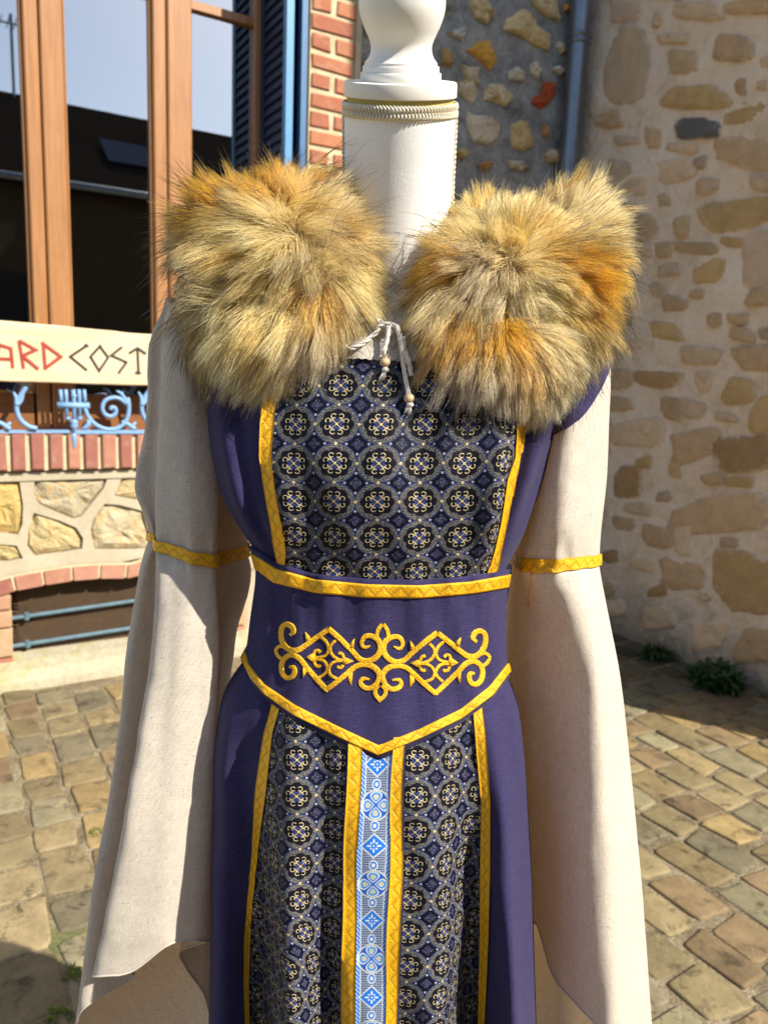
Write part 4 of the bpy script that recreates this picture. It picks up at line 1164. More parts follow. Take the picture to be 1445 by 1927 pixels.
for k in range(3):
    t = 2.1 * k + 0.5
    mb = MB(); mb.tube([(0, YB, 0.22), (0.14 * math.cos(t), YB + 0.14 * math.sin(t), 0.06), (0.24 * math.cos(t), YB + 0.24 * math.sin(t), 0.012)], 0.011, 10); mb.build('stand_leg', M_METAL, man, True)

# ------------------------------------------------------------------ dress
dress = thing('dress', 'navy linen sleeveless dress with brocade front panel and yellow ribbon trim', 'dress', (0, YB, 0))
Z_TOP = float(np.mean([atY(735, 640, .80)[2]]))
db, DV, DF = body_mesh('dress_body', 0.16, Z_TOP, 0.003, M_NAVY, dress, 230)
bvh_dress = BVHTree.FromPolygons([tuple(p) for p in DV], DF)
def cast(bvh, px, py, off, fallbackY=YB):
    d = Vector(ray(px, py)).normalized()
    h = bvh.ray_cast(Vector(CAM), d)
    if h[0] is None: return None
    n = h[1]
    if n.dot(d) > 0: n = -n
    return np.array(h[0] + n * off)
def drape(bvh, ys, lx, rx, ncol, off, lift=0.0):
    """grid of points on the cloth between two photo curves; edges pulled in where the ray misses"""
    G = []
    for i, py in enumerate(ys):
        row = []
        for k in range(ncol):
            s = k / (ncol - 1); px = lx(py) + (rx(py) - lx(py)) * s
            p = cast(bvh, px, py, off + lift * math.sin(math.pi * s))
            row.append(p)
        for k in range(ncol):
            if row[k] is None:
                near = [q for q in row if q is not None]
                row[k] = near[0] if k < ncol / 2 else near[-1]
        G.append(row)
    return np.array(G)
def curve(pts):
    P = sorted([(y, x) for x, y in pts]); ys = np.array([p[0] for p in P]); xs = np.array([p[1] for p in P])
    return lambda y: float(np.interp(y, ys, xs))
def strip_mesh(name, G, mat, parent, uscale='m', smooth=True, edge=0.0012, bvhoff=True):
    R_, C_, _ = G.shape
    mid = G[:, C_ // 2]; L = np.concatenate([[0], np.cumsum(np.linalg.norm(np.diff(mid, axis=0), axis=1))])
    wd = np.mean(np.linalg.norm(np.diff(G, axis=1), axis=2).sum(1))
    uv = np.stack([np.repeat(L[:, None] / (wd if uscale == 'w' else 1), C_, 1), np.repeat(np.linspace(0, 1, C_)[None], R_, 0)], -1)
    V = G.reshape(-1, 3); uvf = uv.reshape(-1, 2)
    F = [f[::-1] for f in grid_faces(R_, C_)]
    # turned-down edges give the ribbon its thickness
    down = np.array([0, edge, 0])
    n = len(V); e0 = [i * C_ for i in range(R_)]; e1 = [i * C_ + C_ - 1 for i in range(R_)]
    V = np.concatenate([V, V[e0] + down, V[e1] + down]); uvf = np.concatenate([uvf, uvf[e0], uvf[e1]])
    F += [(e0[i], n + i, n + i + 1, e0[i + 1])[::-1] for i in range(R_ - 1)] + [(e1[i], e1[i + 1], n + R_ + i + 1, n + R_ + i)[::-1] for i in range(R_ - 1)]
    return mesh(name, V, F, mat, parent, smooth, uvf)
def panel(name, bvh, ys, lx, rx, ncol, off, parent, at):
    G = drape(bvh, ys, lx, rx, ncol, off); R_, C_, _ = G.shape
    du = np.linalg.norm(np.diff(G, axis=1), axis=2); u = np.concatenate([np.zeros((R_, 1)), np.cumsum(du, 1)], 1)
    u -= u[:, C_ // 2:C_ // 2 + 1]
    dv = np.linalg.norm(np.diff(G, axis=0), axis=2); v = -np.concatenate([np.zeros((1, C_)), np.cumsum(dv, 0)], 0)
    v = 0.5 * v + 0.5 * v.mean(1, keepdims=True)
    k = int(np.argmin(np.hypot(*(proj(G.reshape(-1, 3)) - np.array(at)).T)))          # a medallion centre sits here
    u -= u.ravel()[k]; v = v - v.ravel()[k]
    return mesh(name, G.reshape(-1, 3), [f[::-1] for f in grid_faces(R_, C_)], M_BROC, parent, True, np.stack([u, v], -1).reshape(-1, 2))
cL = [(502, 640), (500, 700), (498, 740), (491, 800), (490, 861), (504, 941), (518, 1022), (527, 1074), (531, 1110)]
cR = [(525, 640), (524, 700), (523, 740), (516, 800), (513, 861), (523, 941), (538, 1022), (541, 1074), (545, 1110)]
dL = [(975, 640), (973, 740), (968, 805), (964, 861), (950, 901), (938, 981), (925, 1040), (913, 1082), (908, 1110)]
dR = [(996, 640), (993, 740), (987, 805), (980, 861), (974, 901), (956, 981), (943, 1040), (930, 1082), (926, 1110)]
ysc = np.linspace(652, 1108, 90)
mid_l = lambda y: (curve(cL)(y) + curve(cR)(y)) / 2; mid_r = lambda y: (curve(dL)(y) + curve(dR)(y)) / 2
panel('bodice_panel', bvh_dress, ysc, mid_l, mid_r, 90, 0.0016, dress, (711, 870))
strip_mesh('ribbon', drape(bvh_dress, np.linspace(655, 1108, 80), curve(cL), curve(cR), 5, 0.0030, 0.0004), M_GOLD, dress)
strip_mesh('ribbon', drape(bvh_dress, np.linspace(655, 1108, 80), curve(dL), curve(dR), 5, 0.0030, 0.0004), M_GOLD, dress)
sL = [(520, 1290), (510, 1340), (499, 1380), (484, 1487), (471, 1637), (456, 1766), (455, 1850), (458, 1925), (458, 2100)]
sR = [(540, 1290), (528, 1340), (517, 1380), (505, 1487), (485, 1637), (468, 1766), (465, 1850), (466, 1925), (467, 2100)]
tL = [(884, 1290), (890, 1340), (895, 1380), (906, 1509), (906, 1637), (906, 1766), (903, 1925), (902, 2100)]
tR = [(900, 1290), (906, 1340), (913, 1380), (925, 1509), (925, 1637), (923, 1766), (915, 1925), (914, 2100)]
ysk = np.linspace(1300, 2080, 130)
sm = lambda y: (curve(sL)(y) + curve(sR)(y)) / 2; tm = lambda y: (curve(tL)(y) + curve(tR)(y)) / 2
panel('skirt_panel', bvh_dress, ysk, sm, tm, 110, 0.0016, dress, (784, 1498))
strip_mesh('ribbon', drape(bvh_dress, ysk, curve(sL), curve(sR), 5, 0.0030, 0.0004), M_GOLD, dress)
strip_mesh('ribbon', drape(bvh_dress, ysk, curve(tL), curve(tR), 5, 0.0030, 0.0004), M_GOLD, dress)
k1 = [(657, 1380), (656, 1419), (651, 1594), (649, 1766), (649, 1925), (649, 2100)]; k2 = [(682, 1380), (681, 1419), (675, 1594), (672, 1766), (672, 1925), (671, 2100)]
k3 = [(740, 1380), (739, 1423), (732, 1594), (728, 1766), (724, 1925), (722, 2100)]; k4 = [(761, 1380), (760, 1423), (758, 1594), (754, 1766), (746, 1925), (743, 2100)]
sh = lambda c, d: (lambda y: curve(c)(y) + d)
ysm = np.linspace(1385, 2080, 110)
o = drape(bvh_dress, ysm, sh(k1, -4), sh(k4, 3), 9, 0.0034)
uvn = np.zeros((o.shape[0] * o.shape[1], 2)); uvn[:, 0] = np.tile(np.linspace(0, 0.06, 9), o.shape[0]); uvn[:, 1] = np.repeat(np.linspace(0, 0.4, o.shape[0]), 9)
mesh('centre_placket', o.reshape(-1, 3), [f[::-1] for f in grid_faces(o.shape[0], 9)], M_NAVY, dress, True, uvn)
GB = drape(bvh_dress, ysm, curve(k2), curve(k3), 7, 0.0043)
ob = strip_mesh('blue_ribbon', GB, M_BLUERIB, dress, 'w')
# put a medallion of the blue ribbon where the photograph has one
ul = ob.data.uv_layers[0].data
li = np.empty(len(ob.data.loops), np.int32); ob.data.loops.foreach_get('vertex_index', li)
midpy = ysm; k0 = int(np.argmin(np.abs(ysm - 1511))); Lm = np.concatenate([[0], np.cumsum(np.linalg.norm(np.diff(GB[:, 3], axis=0), axis=1))]); wdm = np.mean(np.linalg.norm(np.diff(GB, axis=1), axis=2).sum(1))
k1_ = int(np.argmin(np.abs(ysm - 1799)))
sc_ = 2 * 2.55 / ((Lm[k1_] - Lm[k0]) / wdm)
uva = np.empty(len(li) * 2, np.float32); ul.foreach_get('uv', uva); uva = uva.reshape(-1, 2)
uva[:, 0] = (uva[:, 0] - Lm[k0] / wdm) * sc_; ul.foreach_set('uv', uva.ravel())
strip_mesh('ribbon', drape(bvh_dress, ysm, curve(k1), curve(k2), 5, 0.0052, 0.0003), M_GOLD, dress)
strip_mesh('ribbon', drape(bvh_dress, ysm, curve(k3), curve(k4), 5, 0.0052, 0.0003), M_GOLD, dress)

# ------------------------------------------------------------------ chemise sleeves (linen), lofted through rings of points
def loft(name, rows, mat, parent, subr=7, subc=8, wr=0.0012, seed=1, band=None):
    K = np.array([[atY(px, py, Y) for px, py, Y in r_] for r_ in rows])       # rows x pts x 3
    Rr = np.array([crom(K[i], subc, True) for i in range(len(K))])             # smooth round
    Cc = np.array([crom(Rr[:, j], subr) for j in range(Rr.shape[1])]).transpose(1, 0, 2)
    n, c_, _ = Cc.shape
    for i in range(n):
        for j in range(c_):
            p = Cc[i, j]
            d = 6.0 * wr * fbm((p[0], p[1], p[2] * 0.16), 15, seed, 2) + 1.3 * wr * fbm((p[0], p[1], p[2] * 0.6), 22, seed + 3, 2) + wr * 0.8 * fbm((p[0] * 1.5, p[1] * 1.5, p[2] * 1.2), 40, seed + 5, 2)
            if band is not None:      # gathers where the ribbon draws the cloth in
                q_ = (i - band * subr) / 5.0
                d += (0.0024 * math.sin(j * 0.95 + 0.6 * math.sin(j * 0.31)) + 0.0016 * math.sin(j * 0.53 + 1)) * math.exp(-q_ * q_) * min(1.0, abs(q_) * 1.6 + 0.15)
            # crumples low on the cloth and diagonal drag lines
            d += 0.0034 * math.sin(55 * p[2] + 38 * p[0] + 2.2 * fbm(p, 9, seed + 9, 2)) * max(0.0, fbm(p, 7, seed + 12, 2))
            Cc[i, j] = p + np.array([d * 0.5, d * 1.2, 0])
    V = Cc.reshape(-1, 3)
    du = np.linalg.norm(np.diff(np.concatenate([Cc, Cc[:, :1]], 1), axis=1), axis=2); u = np.concatenate([np.zeros((n, 1)), np.cumsum(du, 1)[:, :-1]], 1)
    dv = np.linalg.norm(np.diff(Cc, axis=0), axis=2).mean(1); v = np.concatenate([[0], np.cumsum(dv)])
    uv = np.stack([u, np.repeat(v[:, None], c_, 1)], -1).reshape(-1, 2)
    F = grid_faces(n, c_, True)
    o = mesh(name, V, F, mat, parent, True, uv)
    return o, Cc, V, F
chem = thing('linen_chemise', 'natural linen chemise with wide bell sleeves worn under the dress', 'chemise', (0, YB, 0))
def mkrow(pys, xs, Ys):
    if np.isscalar(pys): pys = [pys] * len(xs)
    return [(x, y, Y) for x, y, Y in zip(xs, pys, Ys)]
# order: outer-left, valley, front crest, front third, front two thirds, inner edge, tuck, back lobe, back-right, back, back-left
LROWS = [
    mkrow([562, 565, 570, 568, 565, 565, 570, 575, 575, 565, 560], [316, 320, 324, 332, 340, 348, 350, 355, 362, 345, 328], [.860, .855, .845, .835, .835, .845, .855, .865, .880, .900, .885]),
    mkrow(650, [284, 304, 306, 325, 348, 374, 372, 386, 402, 380, 312], [.872, .868, .845, .826, .822, .836, .862, .880, .910, .955, .935]),
    mkrow(750, [278, 302, 303, 330, 358, 390, 384, 405, 425, 390, 305], [.875, .872, .842, .820, .816, .834, .866, .885, .920, .970, .945]),
    mkrow(850, [267, 294, 297, 328, 362, 405, 394, 420, 446, 392, 300], [.876, .874, .842, .818, .812, .832, .870, .890, .930, .980, .950]),
    mkrow(918, [257, 296, 291, 326, 362, 408, 396, 430, 460, 394, 296], [.872, .876, .842, .817, .811, .832, .872, .892, .935, .985, .950]),
    mkrow([975, 980, 985, 985, 985, 985, 985, 985, 985, 985, 975], [276, 296, 291, 326, 362, 407, 394, 432, 468, 394, 300], [.868, .872, .842, .817, .812, .832, .872, .895, .938, .985, .950]),
    mkrow([1012, 1016, 1022, 1038, 1052, 1060, 1058, 1046, 1030, 1005, 1002], [287, 300, 290, 325, 362, 403, 392, 432, 468, 392, 302], [.862, .868, .842, .820, .815, .833, .868, .895, .938, .975, .945]),
    mkrow([1060, 1070, 1085, 1095, 1100, 1105, 1105, 1100, 1090, 1060, 1055], [272, 300, 289, 326, 364, 406, 392, 440, 471, 394, 292], [.866, .875, .836, .812, .808, .830, .876, .900, .945, .990, .955]),
    mkrow(1200, [250, 302, 283, 322, 364, 411, 390, 428, 446, 385, 275], [.868, .885, .826, .802, .800, .828, .884, .910, .960, 1.005, .965]),
    mkrow(1350, [230, 302, 266, 312, 358, 410, 386, 408, 424, 370, 255], [.864, .890, .816, .793, .794, .826, .888, .915, .970, 1.015, .970]),
    mkrow(1550, [202, 292, 234, 292, 346, 407, 372, 398, 410, 350, 225], [.858, .892, .806, .784, .786, .824, .892, .920, .978, 1.020, .970]),
    mkrow([1730, 1720, 1715, 1710, 1690, 1690, 1700, 1760, 1780, 1800, 1780], [174, 276, 204, 270, 332, 400, 352, 392, 404, 335, 195], [.852, .890, .798, .776, .780, .822, .890, .925, .985, 1.020, .970]),
    mkrow([1915, 1832, 1834, 1826, 1770, 1771, 1800, 1900, 1990, 2060, 2010], [145, 256, 177, 250, 330, 397, 335, 390, 402, 325, 170], [.845, .880, .794, .770, .778, .822, .885, .930, .990, 1.020, .960])]
for r_ in LROWS[7:]:
    r_[2] = (*r_[2][:2], r_[2][2] - 0.017); r_[3] = (*r_[3][:2], r_[3][2] - 0.003); r_[4] = (*r_[4][:2], r_[4][2] + 0.003)
sl, SLG, SLV, SLF = loft('sleeve', LROWS, M_LINEN, chem, seed=2, band=6)
# order: right silhouette, front ridge, front, front-left, left edge, back-left, back, back-right
RROWS = [
    mkrow(598, [1130, 1112, 1096, 1082, 1070, 1070, 1098, 1125], [.860, .838, .832, .836, .852, .890, .915, .895]),
    mkrow(690, [1147, 1118, 1088, 1060, 1038, 1038, 1084, 1136], [.862, .824, .810, .816, .845, .905, .945, .915]),
    mkrow(800, [1144, 1112, 1078, 1048, 1026, 1024, 1078, 1132], [.860, .818, .802, .810, .842, .910, .955, .915]),
    mkrow(900, [1140, 1105, 1070, 1036, 1010, 1006, 1068, 1126], [.860, .816, .800, .808, .842, .912, .960, .915]),
    mkrow(1000, [1130, 1098, 1062, 1022, 991, 982, 1050, 1114], [.858, .816, .800, .808, .842, .912, .960, .912]),
    mkrow([1058, 1062, 1066, 1068, 1064, 1048, 1040, 1048], [1126, 1095, 1060, 1015, 981, 966, 1040, 1108], [.856, .820, .806, .812, .842, .905, .950, .908]),
    mkrow([1080, 1084, 1088, 1092, 1092, 1080, 1070, 1070], [1128, 1098, 1060, 1014, 981, 964, 1040, 1110], [.856, .816, .804, .814, .846, .912, .958, .910]),
    mkrow(1160, [1144, 1112, 1068, 1018, 984, 952, 1030, 1118], [.858, .806, .800, .830, .868, .930, .980, .920]),
    mkrow(1300, [1169, 1128, 1076, 1018, 968, 934, 1030, 1136], [.860, .796, .802, .848, .892, .955, 1.00, .925]),
    mkrow(1500, [1191, 1142, 1086, 1028, 974, 930, 1036, 1154], [.860, .786, .796, .852, .908, .970, 1.01, .925]),
    mkrow([1700, 1690, 1680, 1650, 1620, 1700, 1750, 1740], [1209, 1152, 1092, 1038, 984, 935, 1040, 1168], [.858, .778, .788, .848, .908, .975, 1.01, .922]),
    mkrow([2010, 1975, 1915, 1830, 1738, 1900, 2050, 2090], [1232, 1165, 1110, 1040, 1001, 950, 1040, 1180], [.855, .770, .782, .840, .900, .975, 1.00, .918])]
sr, SRG, SRV, SRF = loft('sleeve', RROWS, M_LINEN, chem, seed=5, band=5)
def armband(G, row, subr, wd, parent_sleeve):
    """yellow ribbon round a sleeve, following ring `row` of its loft"""
    i = row * subr; ring = G[i]; c = ring.mean(0); n = len(ring)
    nx = np.roll(ring, -1, 0) - np.roll(ring, 1, 0); nrm = np.stack([nx[:, 1], -nx[:, 0], np.zeros(n)], -1); nrm /= np.linalg.norm(nrm, axis=1)[:, None] + 1e-9
    if np.mean(np.einsum('ij,ij->i', nrm, ring - c)) < 0: nrm = -nrm
    G2 = []
    for s in np.linspace(-0.5, 0.5, 5):
        k = s * wd
        # sample the sleeve above or below by height
        t = k / max(1e-4, np.mean(G[i - 3][:, 2] - G[i + 3][:, 2]) / 6)
        j0 = int(np.clip(i - math.floor(t) - 1, 0, len(G) - 2)); f = (i - t) - j0
        base = G[j0] * (1 - f) + G[j0 + 1] * f
        G2.append(base + nrm * (0.0026 + 0.0005 * math.cos(s * math.pi)))
    G2 = np.array(G2).transpose(1, 0, 2); G2 = np.concatenate([G2, G2[:1]], 0)
    R_, C_, _ = G2.shape
    L = np.concatenate([[0], np.cumsum(np.linalg.norm(np.diff(G2[:, 2], axis=0), axis=1))])
    uv = np.stack([np.repeat(L[:, None], C_, 1), np.repeat(np.linspace(0, 1, C_)[None], R_, 0)], -1).reshape(-1, 2)
    return mesh('armband', G2.reshape(-1, 3), grid_faces(R_, C_), M_GOLD, parent_sleeve, True, uv)
armband(SLG, 6, 7, 0.0125, sl); armband(SRG, 5, 7, 0.0135, sr)
# hem overlock stitching along both sleeve mouths
for (G_, s_) in ((SLG, sl), (SRG, sr)):
    mb = MB(); V_, F_ = tube_geo([p for p in G_[-1]], 0.0012, 5, True); mb.add(V_, F_); mb.build('hem', M_LINEN, s_, True)
# hanging yellow thread below the armband of the sleeve at the right
# armhole caps of the dress over the sleeve heads
bvh_r = BVHTree.FromPolygons([tuple(p) for p in SRV], SRF)
th = [cast(bvh_r, x, y, 0.0012) for x, y in ((1001, 1078), (999, 1100), (994, 1122), (995, 1139), (998, 1134), (997, 1127))]
mb = MB(); mb.tube(crom(th, 4), 0.00055, 5); mb.build('loose_thread', M_GOLD, sr, True)
bvh_l = BVHTree.FromPolygons([tuple(p) for p in SLV], SLF)
def cap_patch(bvh, outer, inner, off, name='armhole_edge'):
    n = 40; G = []
    o_ = crom(outer, 12); i_ = crom(inner, 12)
    for s in np.linspace(0, 1, n):
        po = o_[int(s * (len(o_) - 1))]; pi_ = i_[int(s * (len(i_) - 1))]; row = []
        for t in np.linspace(0, 1, 10):
            q = po + (pi_ - po) * t
            p = cast(bvh, q[0], q[1], off); 
            row.append(p if p is not None else atY(q[0], q[1], .84))
        G.append(row)
    G = np.array(G)
    uv = np.stack(np.meshgrid(np.linspace(0, 0.05, 10), np.linspace(0, 0.2, n)), -1).reshape(-1, 2)
    return mesh(name, G.reshape(-1, 3), grid_faces(n, 10), M_NAVY, dress, True, uv)
cap_patch(bvh_r, [(1143, 600), (1146, 640), (1143, 682), (1124, 730), (1092, 780), (1058, 812), (1036, 826)], [(1085, 600), (1085, 640), (1070, 690), (1050, 730), (1035, 765), (1024, 790), (1020, 810)], 0.005)

# neckline of the chemise: a linen band with its drawstring
ysn = np.linspace(574, 683, 22)
def top_c(px): return 0
bt = BVHTree.FromPolygons([tuple(p) for p in body(phis[None, :], np.linspace(1.2, float(zi[-1]) - 0.001, 60)[:, None], 0.0).reshape(-1, 3)], grid_faces(60, NPH, True))
Gn = []
for i in range(22):
    s = i / 21; row = []
    for k in range(60):
        px = 560 + 380 * k / 59
        ytop = 592 - 6 * math.cos((px - 720) / 60.0) + 0.0012 * (px - 735) ** 2 * -0.3
        ybot = 681 + 0.035 * (px - 722) + 2.2 * (k % 2)
        q = cast(bt, px, ytop + (ybot - ytop) * s, 0.0080 + 0.0009 * math.sin(px * 0.42) * (1 - s) + 0.0010 * math.sin(px * 0.13 + 1))
        row.append(q if q is not None else row[-1])
    Gn.append(row)
Gn = np.array(Gn)
uvn = np.stack(np.meshgrid(np.linspace(0, 0.2, 60), np.linspace(0, 0.055, 22)), -1).reshape(-1, 2)
mesh('neckline', Gn.reshape(-1, 3), [f[::-1] for f in grid_faces(22, 60)], M_LINEN, chem, True, uvn)
bn = BVHTree.FromPolygons([tuple(p) for p in Gn.reshape(-1, 3)], grid_faces(22, 60))
def chest(px, py, off):
    p = cast(bn, px, py, off)
    if p is None: p = cast(bvh_dress, px, py, off)
    return p
def rope(path, r, parent, name, turns_per_m=95, strands=3):
    P = crom(path, 8); T = np.gradient(P, axis=0); T /= np.linalg.norm(T, axis=1)[:, None] + 1e-9
    L = np.concatenate([[0], np.cumsum(np.linalg.norm(np.diff(P, axis=0), axis=1))])
    n = max(30, int(L[-1] / 0.0011)); s_ = np.linspace(0, L[-1], n)
    Q = np.stack([np.interp(s_, L, P[:, k]) for k in range(3)], -1); T = np.gradient(Q, axis=0); T /= np.linalg.norm(T, axis=1)[:, None] + 1e-9
    mb = MB(); u = np.cross(T[0], [0.3, 1, 0.2]); u /= np.linalg.norm(u); us = []
    for t_ in T:
        u = u - t_ * (u @ t_); u = u / np.linalg.norm(u); us.append(u)
    us = np.array(us); ws = np.cross(T, us)
    for k in range(strands):
        a_ = s_ * turns_per_m * 2 * math.pi / 2.2 + 2 * math.pi * k / strands
        mb.tube(Q + (np.cos(a_)[:, None] * us + np.sin(a_)[:, None] * ws) * r * 0.5, r * 0.58, 6)
    return mb.build(name, M_CORD, parent, True)
CZ = lambda x, y: (640 + x / 8.028, 560 + y / 8.028)
def cpath(pts): 
    out = []
    for x, y, off in pts:
        p = chest(*CZ(x, y), off); out.append(p if p is not None else atY(*CZ(x, y), .77))
    return out
ds = bpy.data.objects.new('drawstring', None); link(ds, chem)
CR_ = 0.0023
rope(cpath([(30, 660, .002), (120, 770, .003), (220, 790, .004), (340, 720, .004), (450, 630, .005), (560, 560, .007), (640, 510, .009), (730, 485, .010), (810, 520, .010), (880, 570, .009), (905, 640, .009)]), CR_, ds, 'cord')
rope(cpath([(250, 470, .004), (330, 410, .006), (430, 365, .008), (540, 370, .009), (640, 430, .009), (700, 500, .008), (740, 560, .007)]), CR_, ds, 'cord')
rope(cpath([(735, 520, .010), (705, 620, .009), (685, 740, .007), (672, 850, .006), (662, 950, .006)]), CR_, ds, 'cord')
rope(cpath([(890, 560, .009), (900, 700, .009), (915, 850, .008), (945, 1050, .007), (980, 1270, .007), (1012, 1400, .007), (1022, 1500, .007)]), CR_, ds, 'cord')
rope(cpath([(930, 640, .007), (985, 780, .006), (1020, 920, .006), (1050, 1060, .006), (1070, 1200, .006)]), CR_ * 1.15, ds, 'cord')
def sphere_geo(c, r, n=14, m_=10, sq=1.0):
    V = []
    for i in range(m_ + 1):
        t = math.pi * i / m_
        for k in range(n):
            a_ = 2 * math.pi * k / n; V.append((c[0] + r * math.sin(t) * math.cos(a_), c[1] + r * math.sin(t) * math.sin(a_), c[2] + r * sq * math.cos(t)))
    return V, grid_faces(m_ + 1, n, True)
for (bx, by, kx, ky, fx_, fy_) in ((660, 1005, 668, 1110, 620, 1250), (1033, 1550, 1045, 1640, 1010, 1740)):
    c = chest(*CZ(bx, by), 0.0065)
    V_, F_ = sphere_geo(c, 0.0051, 20, 14, 0.92); mesh('bead', V_, F_, M_BEAD, ds, True)
    kc = chest(*CZ(kx, ky), 0.0055); mb = MB(); V_, F_ = sphere_geo(kc, 0.0037, 10, 8, 0.75); mb.add(V_, F_)
    e0 = chest(*CZ(fx_, fy_), 0.004)
    for k in range(26):
        d = np.array([random.uniform(-.0034, .0034), random.uniform(-.002, .002), random.uniform(-.002, .002)])
        mb.tube([kc + d * 0.3, (kc + e0) / 2 + d * 0.7, e0 + d], [0.0006, 0.0006, 0.0004], 4)
    mb.build('frayed_knot', M_CORD, ds, True)

# ------------------------------------------------------------------ waist belt
belt = thing('waist_belt', 'wide navy waist belt pointed at the front with yellow scroll embroidery', 'belt', (0, YB, 1.0))
TU = [(440, 1020), (484.6, 1047), (521, 1070), (595, 1090), (692, 1099), (789, 1101), (886, 1094), (953.5, 1082), (1000, 1070)]
TL_ = [(440, 1045), (483, 1070), (517, 1096), (595, 1115), (692, 1124), (789, 1125), (886, 1117), (953, 1106), (1000, 1094)]
BU = [(440, 1180), (461, 1221), (469, 1249), (498, 1287), (556, 1326), (634, 1365), (713, 1402), (789, 1371), (866, 1334), (920, 1291), (953.5, 1249), (1000, 1200)]
BL = [(440, 1205), (461, 1247), (475, 1276), (502, 1307), (556, 1345.6), (634, 1384), (711.5, 1420), (789, 1388), (866, 1351), (924.5, 1307), (953.5, 1268), (1000, 1220)]
shift = lambda P, d: [(x, y + d) for x, y in P]
zs_scan = np.linspace(0.80, 1.25, 300)
def z_on(poly, phi, off):
    P = np.array(poly); q = proj(body(phi, zs_scan, off)); f = q[:, 1] - np.interp(q[:, 0], P[:, 0], P[:, 1])
    return float(np.interp(0, f[::-1], zs_scan[::-1])) if f[0] > f[-1] else float(np.interp(0, f, zs_scan))
bph = np.concatenate([np.linspace(0, math.pi, 161), np.linspace(math.pi, 2 * math.pi, 61)[1:-1]])
def zline(poly, off):
    out = []
    zl, zr_ = z_on(poly, math.pi - 0.02, off), z_on(poly, 0.02, off)
    for p in bph:
        if 0.02 <= p <= math.pi - 0.02: out.append(z_on(poly, p, off))
        else:
            t = (p - math.pi) / math.pi if p > math.pi else (0 if p > 1 else 1)
            out.append(zl + (zr_ - zl) * min(1, max(0, t)))
    return np.array(out)
BO = 0.0075
z_tu, z_tl, z_bu, z_bl = (zline(p, BO) for p in (TU, TL_, BU, BL))
z_t = zline(shift(TU, -9), BO); z_b = zline(shift(BL, 11), BO)
def band(name, zt_, zb_, off, nr, mat, bulge=0.0, lip=True):
    G = []
    for i in range(nr):
        s = i / (nr - 1); z_ = zt_ + (zb_ - zt_) * s
        G.append(body(bph, z_, off + bulge * math.sin(math.pi * s)))
    G = np.array(G)
    if lip:       # turned edges, so that the cloth has thickness
        G = np.concatenate([body(bph, zt_ - 0.0005, off - 0.004)[None], G, body(bph, zb_ + 0.0005, off - 0.004)[None]], 0)
    n, c_, _ = G.shape
    L = np.concatenate([[0], np.cumsum(np.linalg.norm(np.diff(G[n // 2], axis=0), axis=1))])
    if mat is M_GOLD: uv = np.stack([np.repeat(L[None], n, 0), np.repeat(np.linspace(0, 1, n)[:, None], c_, 1)], -1)
    else: uv = np.stack([np.repeat(L[None], n, 0), G[:, :, 2]], -1)
    F = grid_faces(n, c_, True)
    F = [f for f in F]
    return mesh(name, G.reshape(-1, 3), F, mat, belt, True, uv.reshape(-1, 2)), G
bm_, BG_ = band('belt_body', z_t, z_b, BO, 26, M_NAVY, 0.0015)
bvh_belt = BVHTree.FromPolygons([tuple(p) for p in BG_.reshape(-1, 3)], grid_faces(BG_.shape[0], BG_.shape[1], True))
band('ribbon', z_tu, z_tl, BO + 0.0022, 7, M_GOLD, 0.0003)
band('ribbon', z_bu, z_bl, BO + 0.0022, 7, M_GOLD, 0.0003)
# embroidery: padded satin-stitch strokes lying on the belt
EH = lambda x, y: np.array([500 + x / 6.283, 1150 + y / 6.283])
ec = np.array([717.5, 1247.0]); ed = np.array([-0.035, 1.0]); ed /= np.linalg.norm(ed)
def mirror(p):
    v_ = p - ec; par = ed * (v_ @ ed); return ec + par - (v_ - par) * 1.02
emb = MB()
def satin(pts, wd, flip, hgt=0.0008, sub=7, taper=None):
    P = np.array([EH(*p) for p in pts])
    if sub > 1: P = crom(P, sub)
    if flip: P = np.array([mirror(p) for p in P])
    w_ = wd * 1.12 / 6.283; n = len(P)
    wdv = np.full(n, w_)
    if taper is not None: wdv = w_ * np.interp(np.linspace(0, 1, n), np.linspace(0, 1, len(taper)), taper)
    T = np.gradient(P, axis=0); T /= np.linalg.norm(T, axis=1)[:, None] + 1e-9; N_ = np.stack([-T[:, 1], T[:, 0]], -1)
    V = []; ok = True
    prof_ = [(-0.5, -0.0004), (-0.48, 0.75), (-0.3, 1.0), (0, 0.92), (0.3, 1.0), (0.48, 0.75), (0.5, -0.0004)]
    for i in range(n):
        for s, h in prof_:
            q = P[i] + N_[i] * wdv[i] * s
            p = cast(bvh_belt, q[0], q[1], 0.0003 + hgt * max(h, 0) if h > 0 else -0.0006)
            V.append(p if p is not None else atY(q[0], q[1], .76))
    c_ = len(prof_)
    F = grid_faces(n, c_) + [tuple(range(c_)), tuple((n - 1) * c_ + k for k in range(c_))[::-1]]
    emb.add(V, F)
def fillpoly(pts, flip):
    P = np.array([EH(*p) for p in pts]); 
    if flip: P = np.array([mirror(p) for p in P])
    c = P.mean(0); V = []
    for p in P: V.append(cast(bvh_belt, p[0], p[1], 0.0002))
    for p in P: q = c + (p - c) * 0.75; V.append(cast(bvh_belt, q[0], q[1], 0.0016))
    n = len(P); emb.add(V, [(i, (i + 1) % n, n + (i + 1) % n, n + i) for i in range(n)] + [tuple(range(n, 2 * n))])
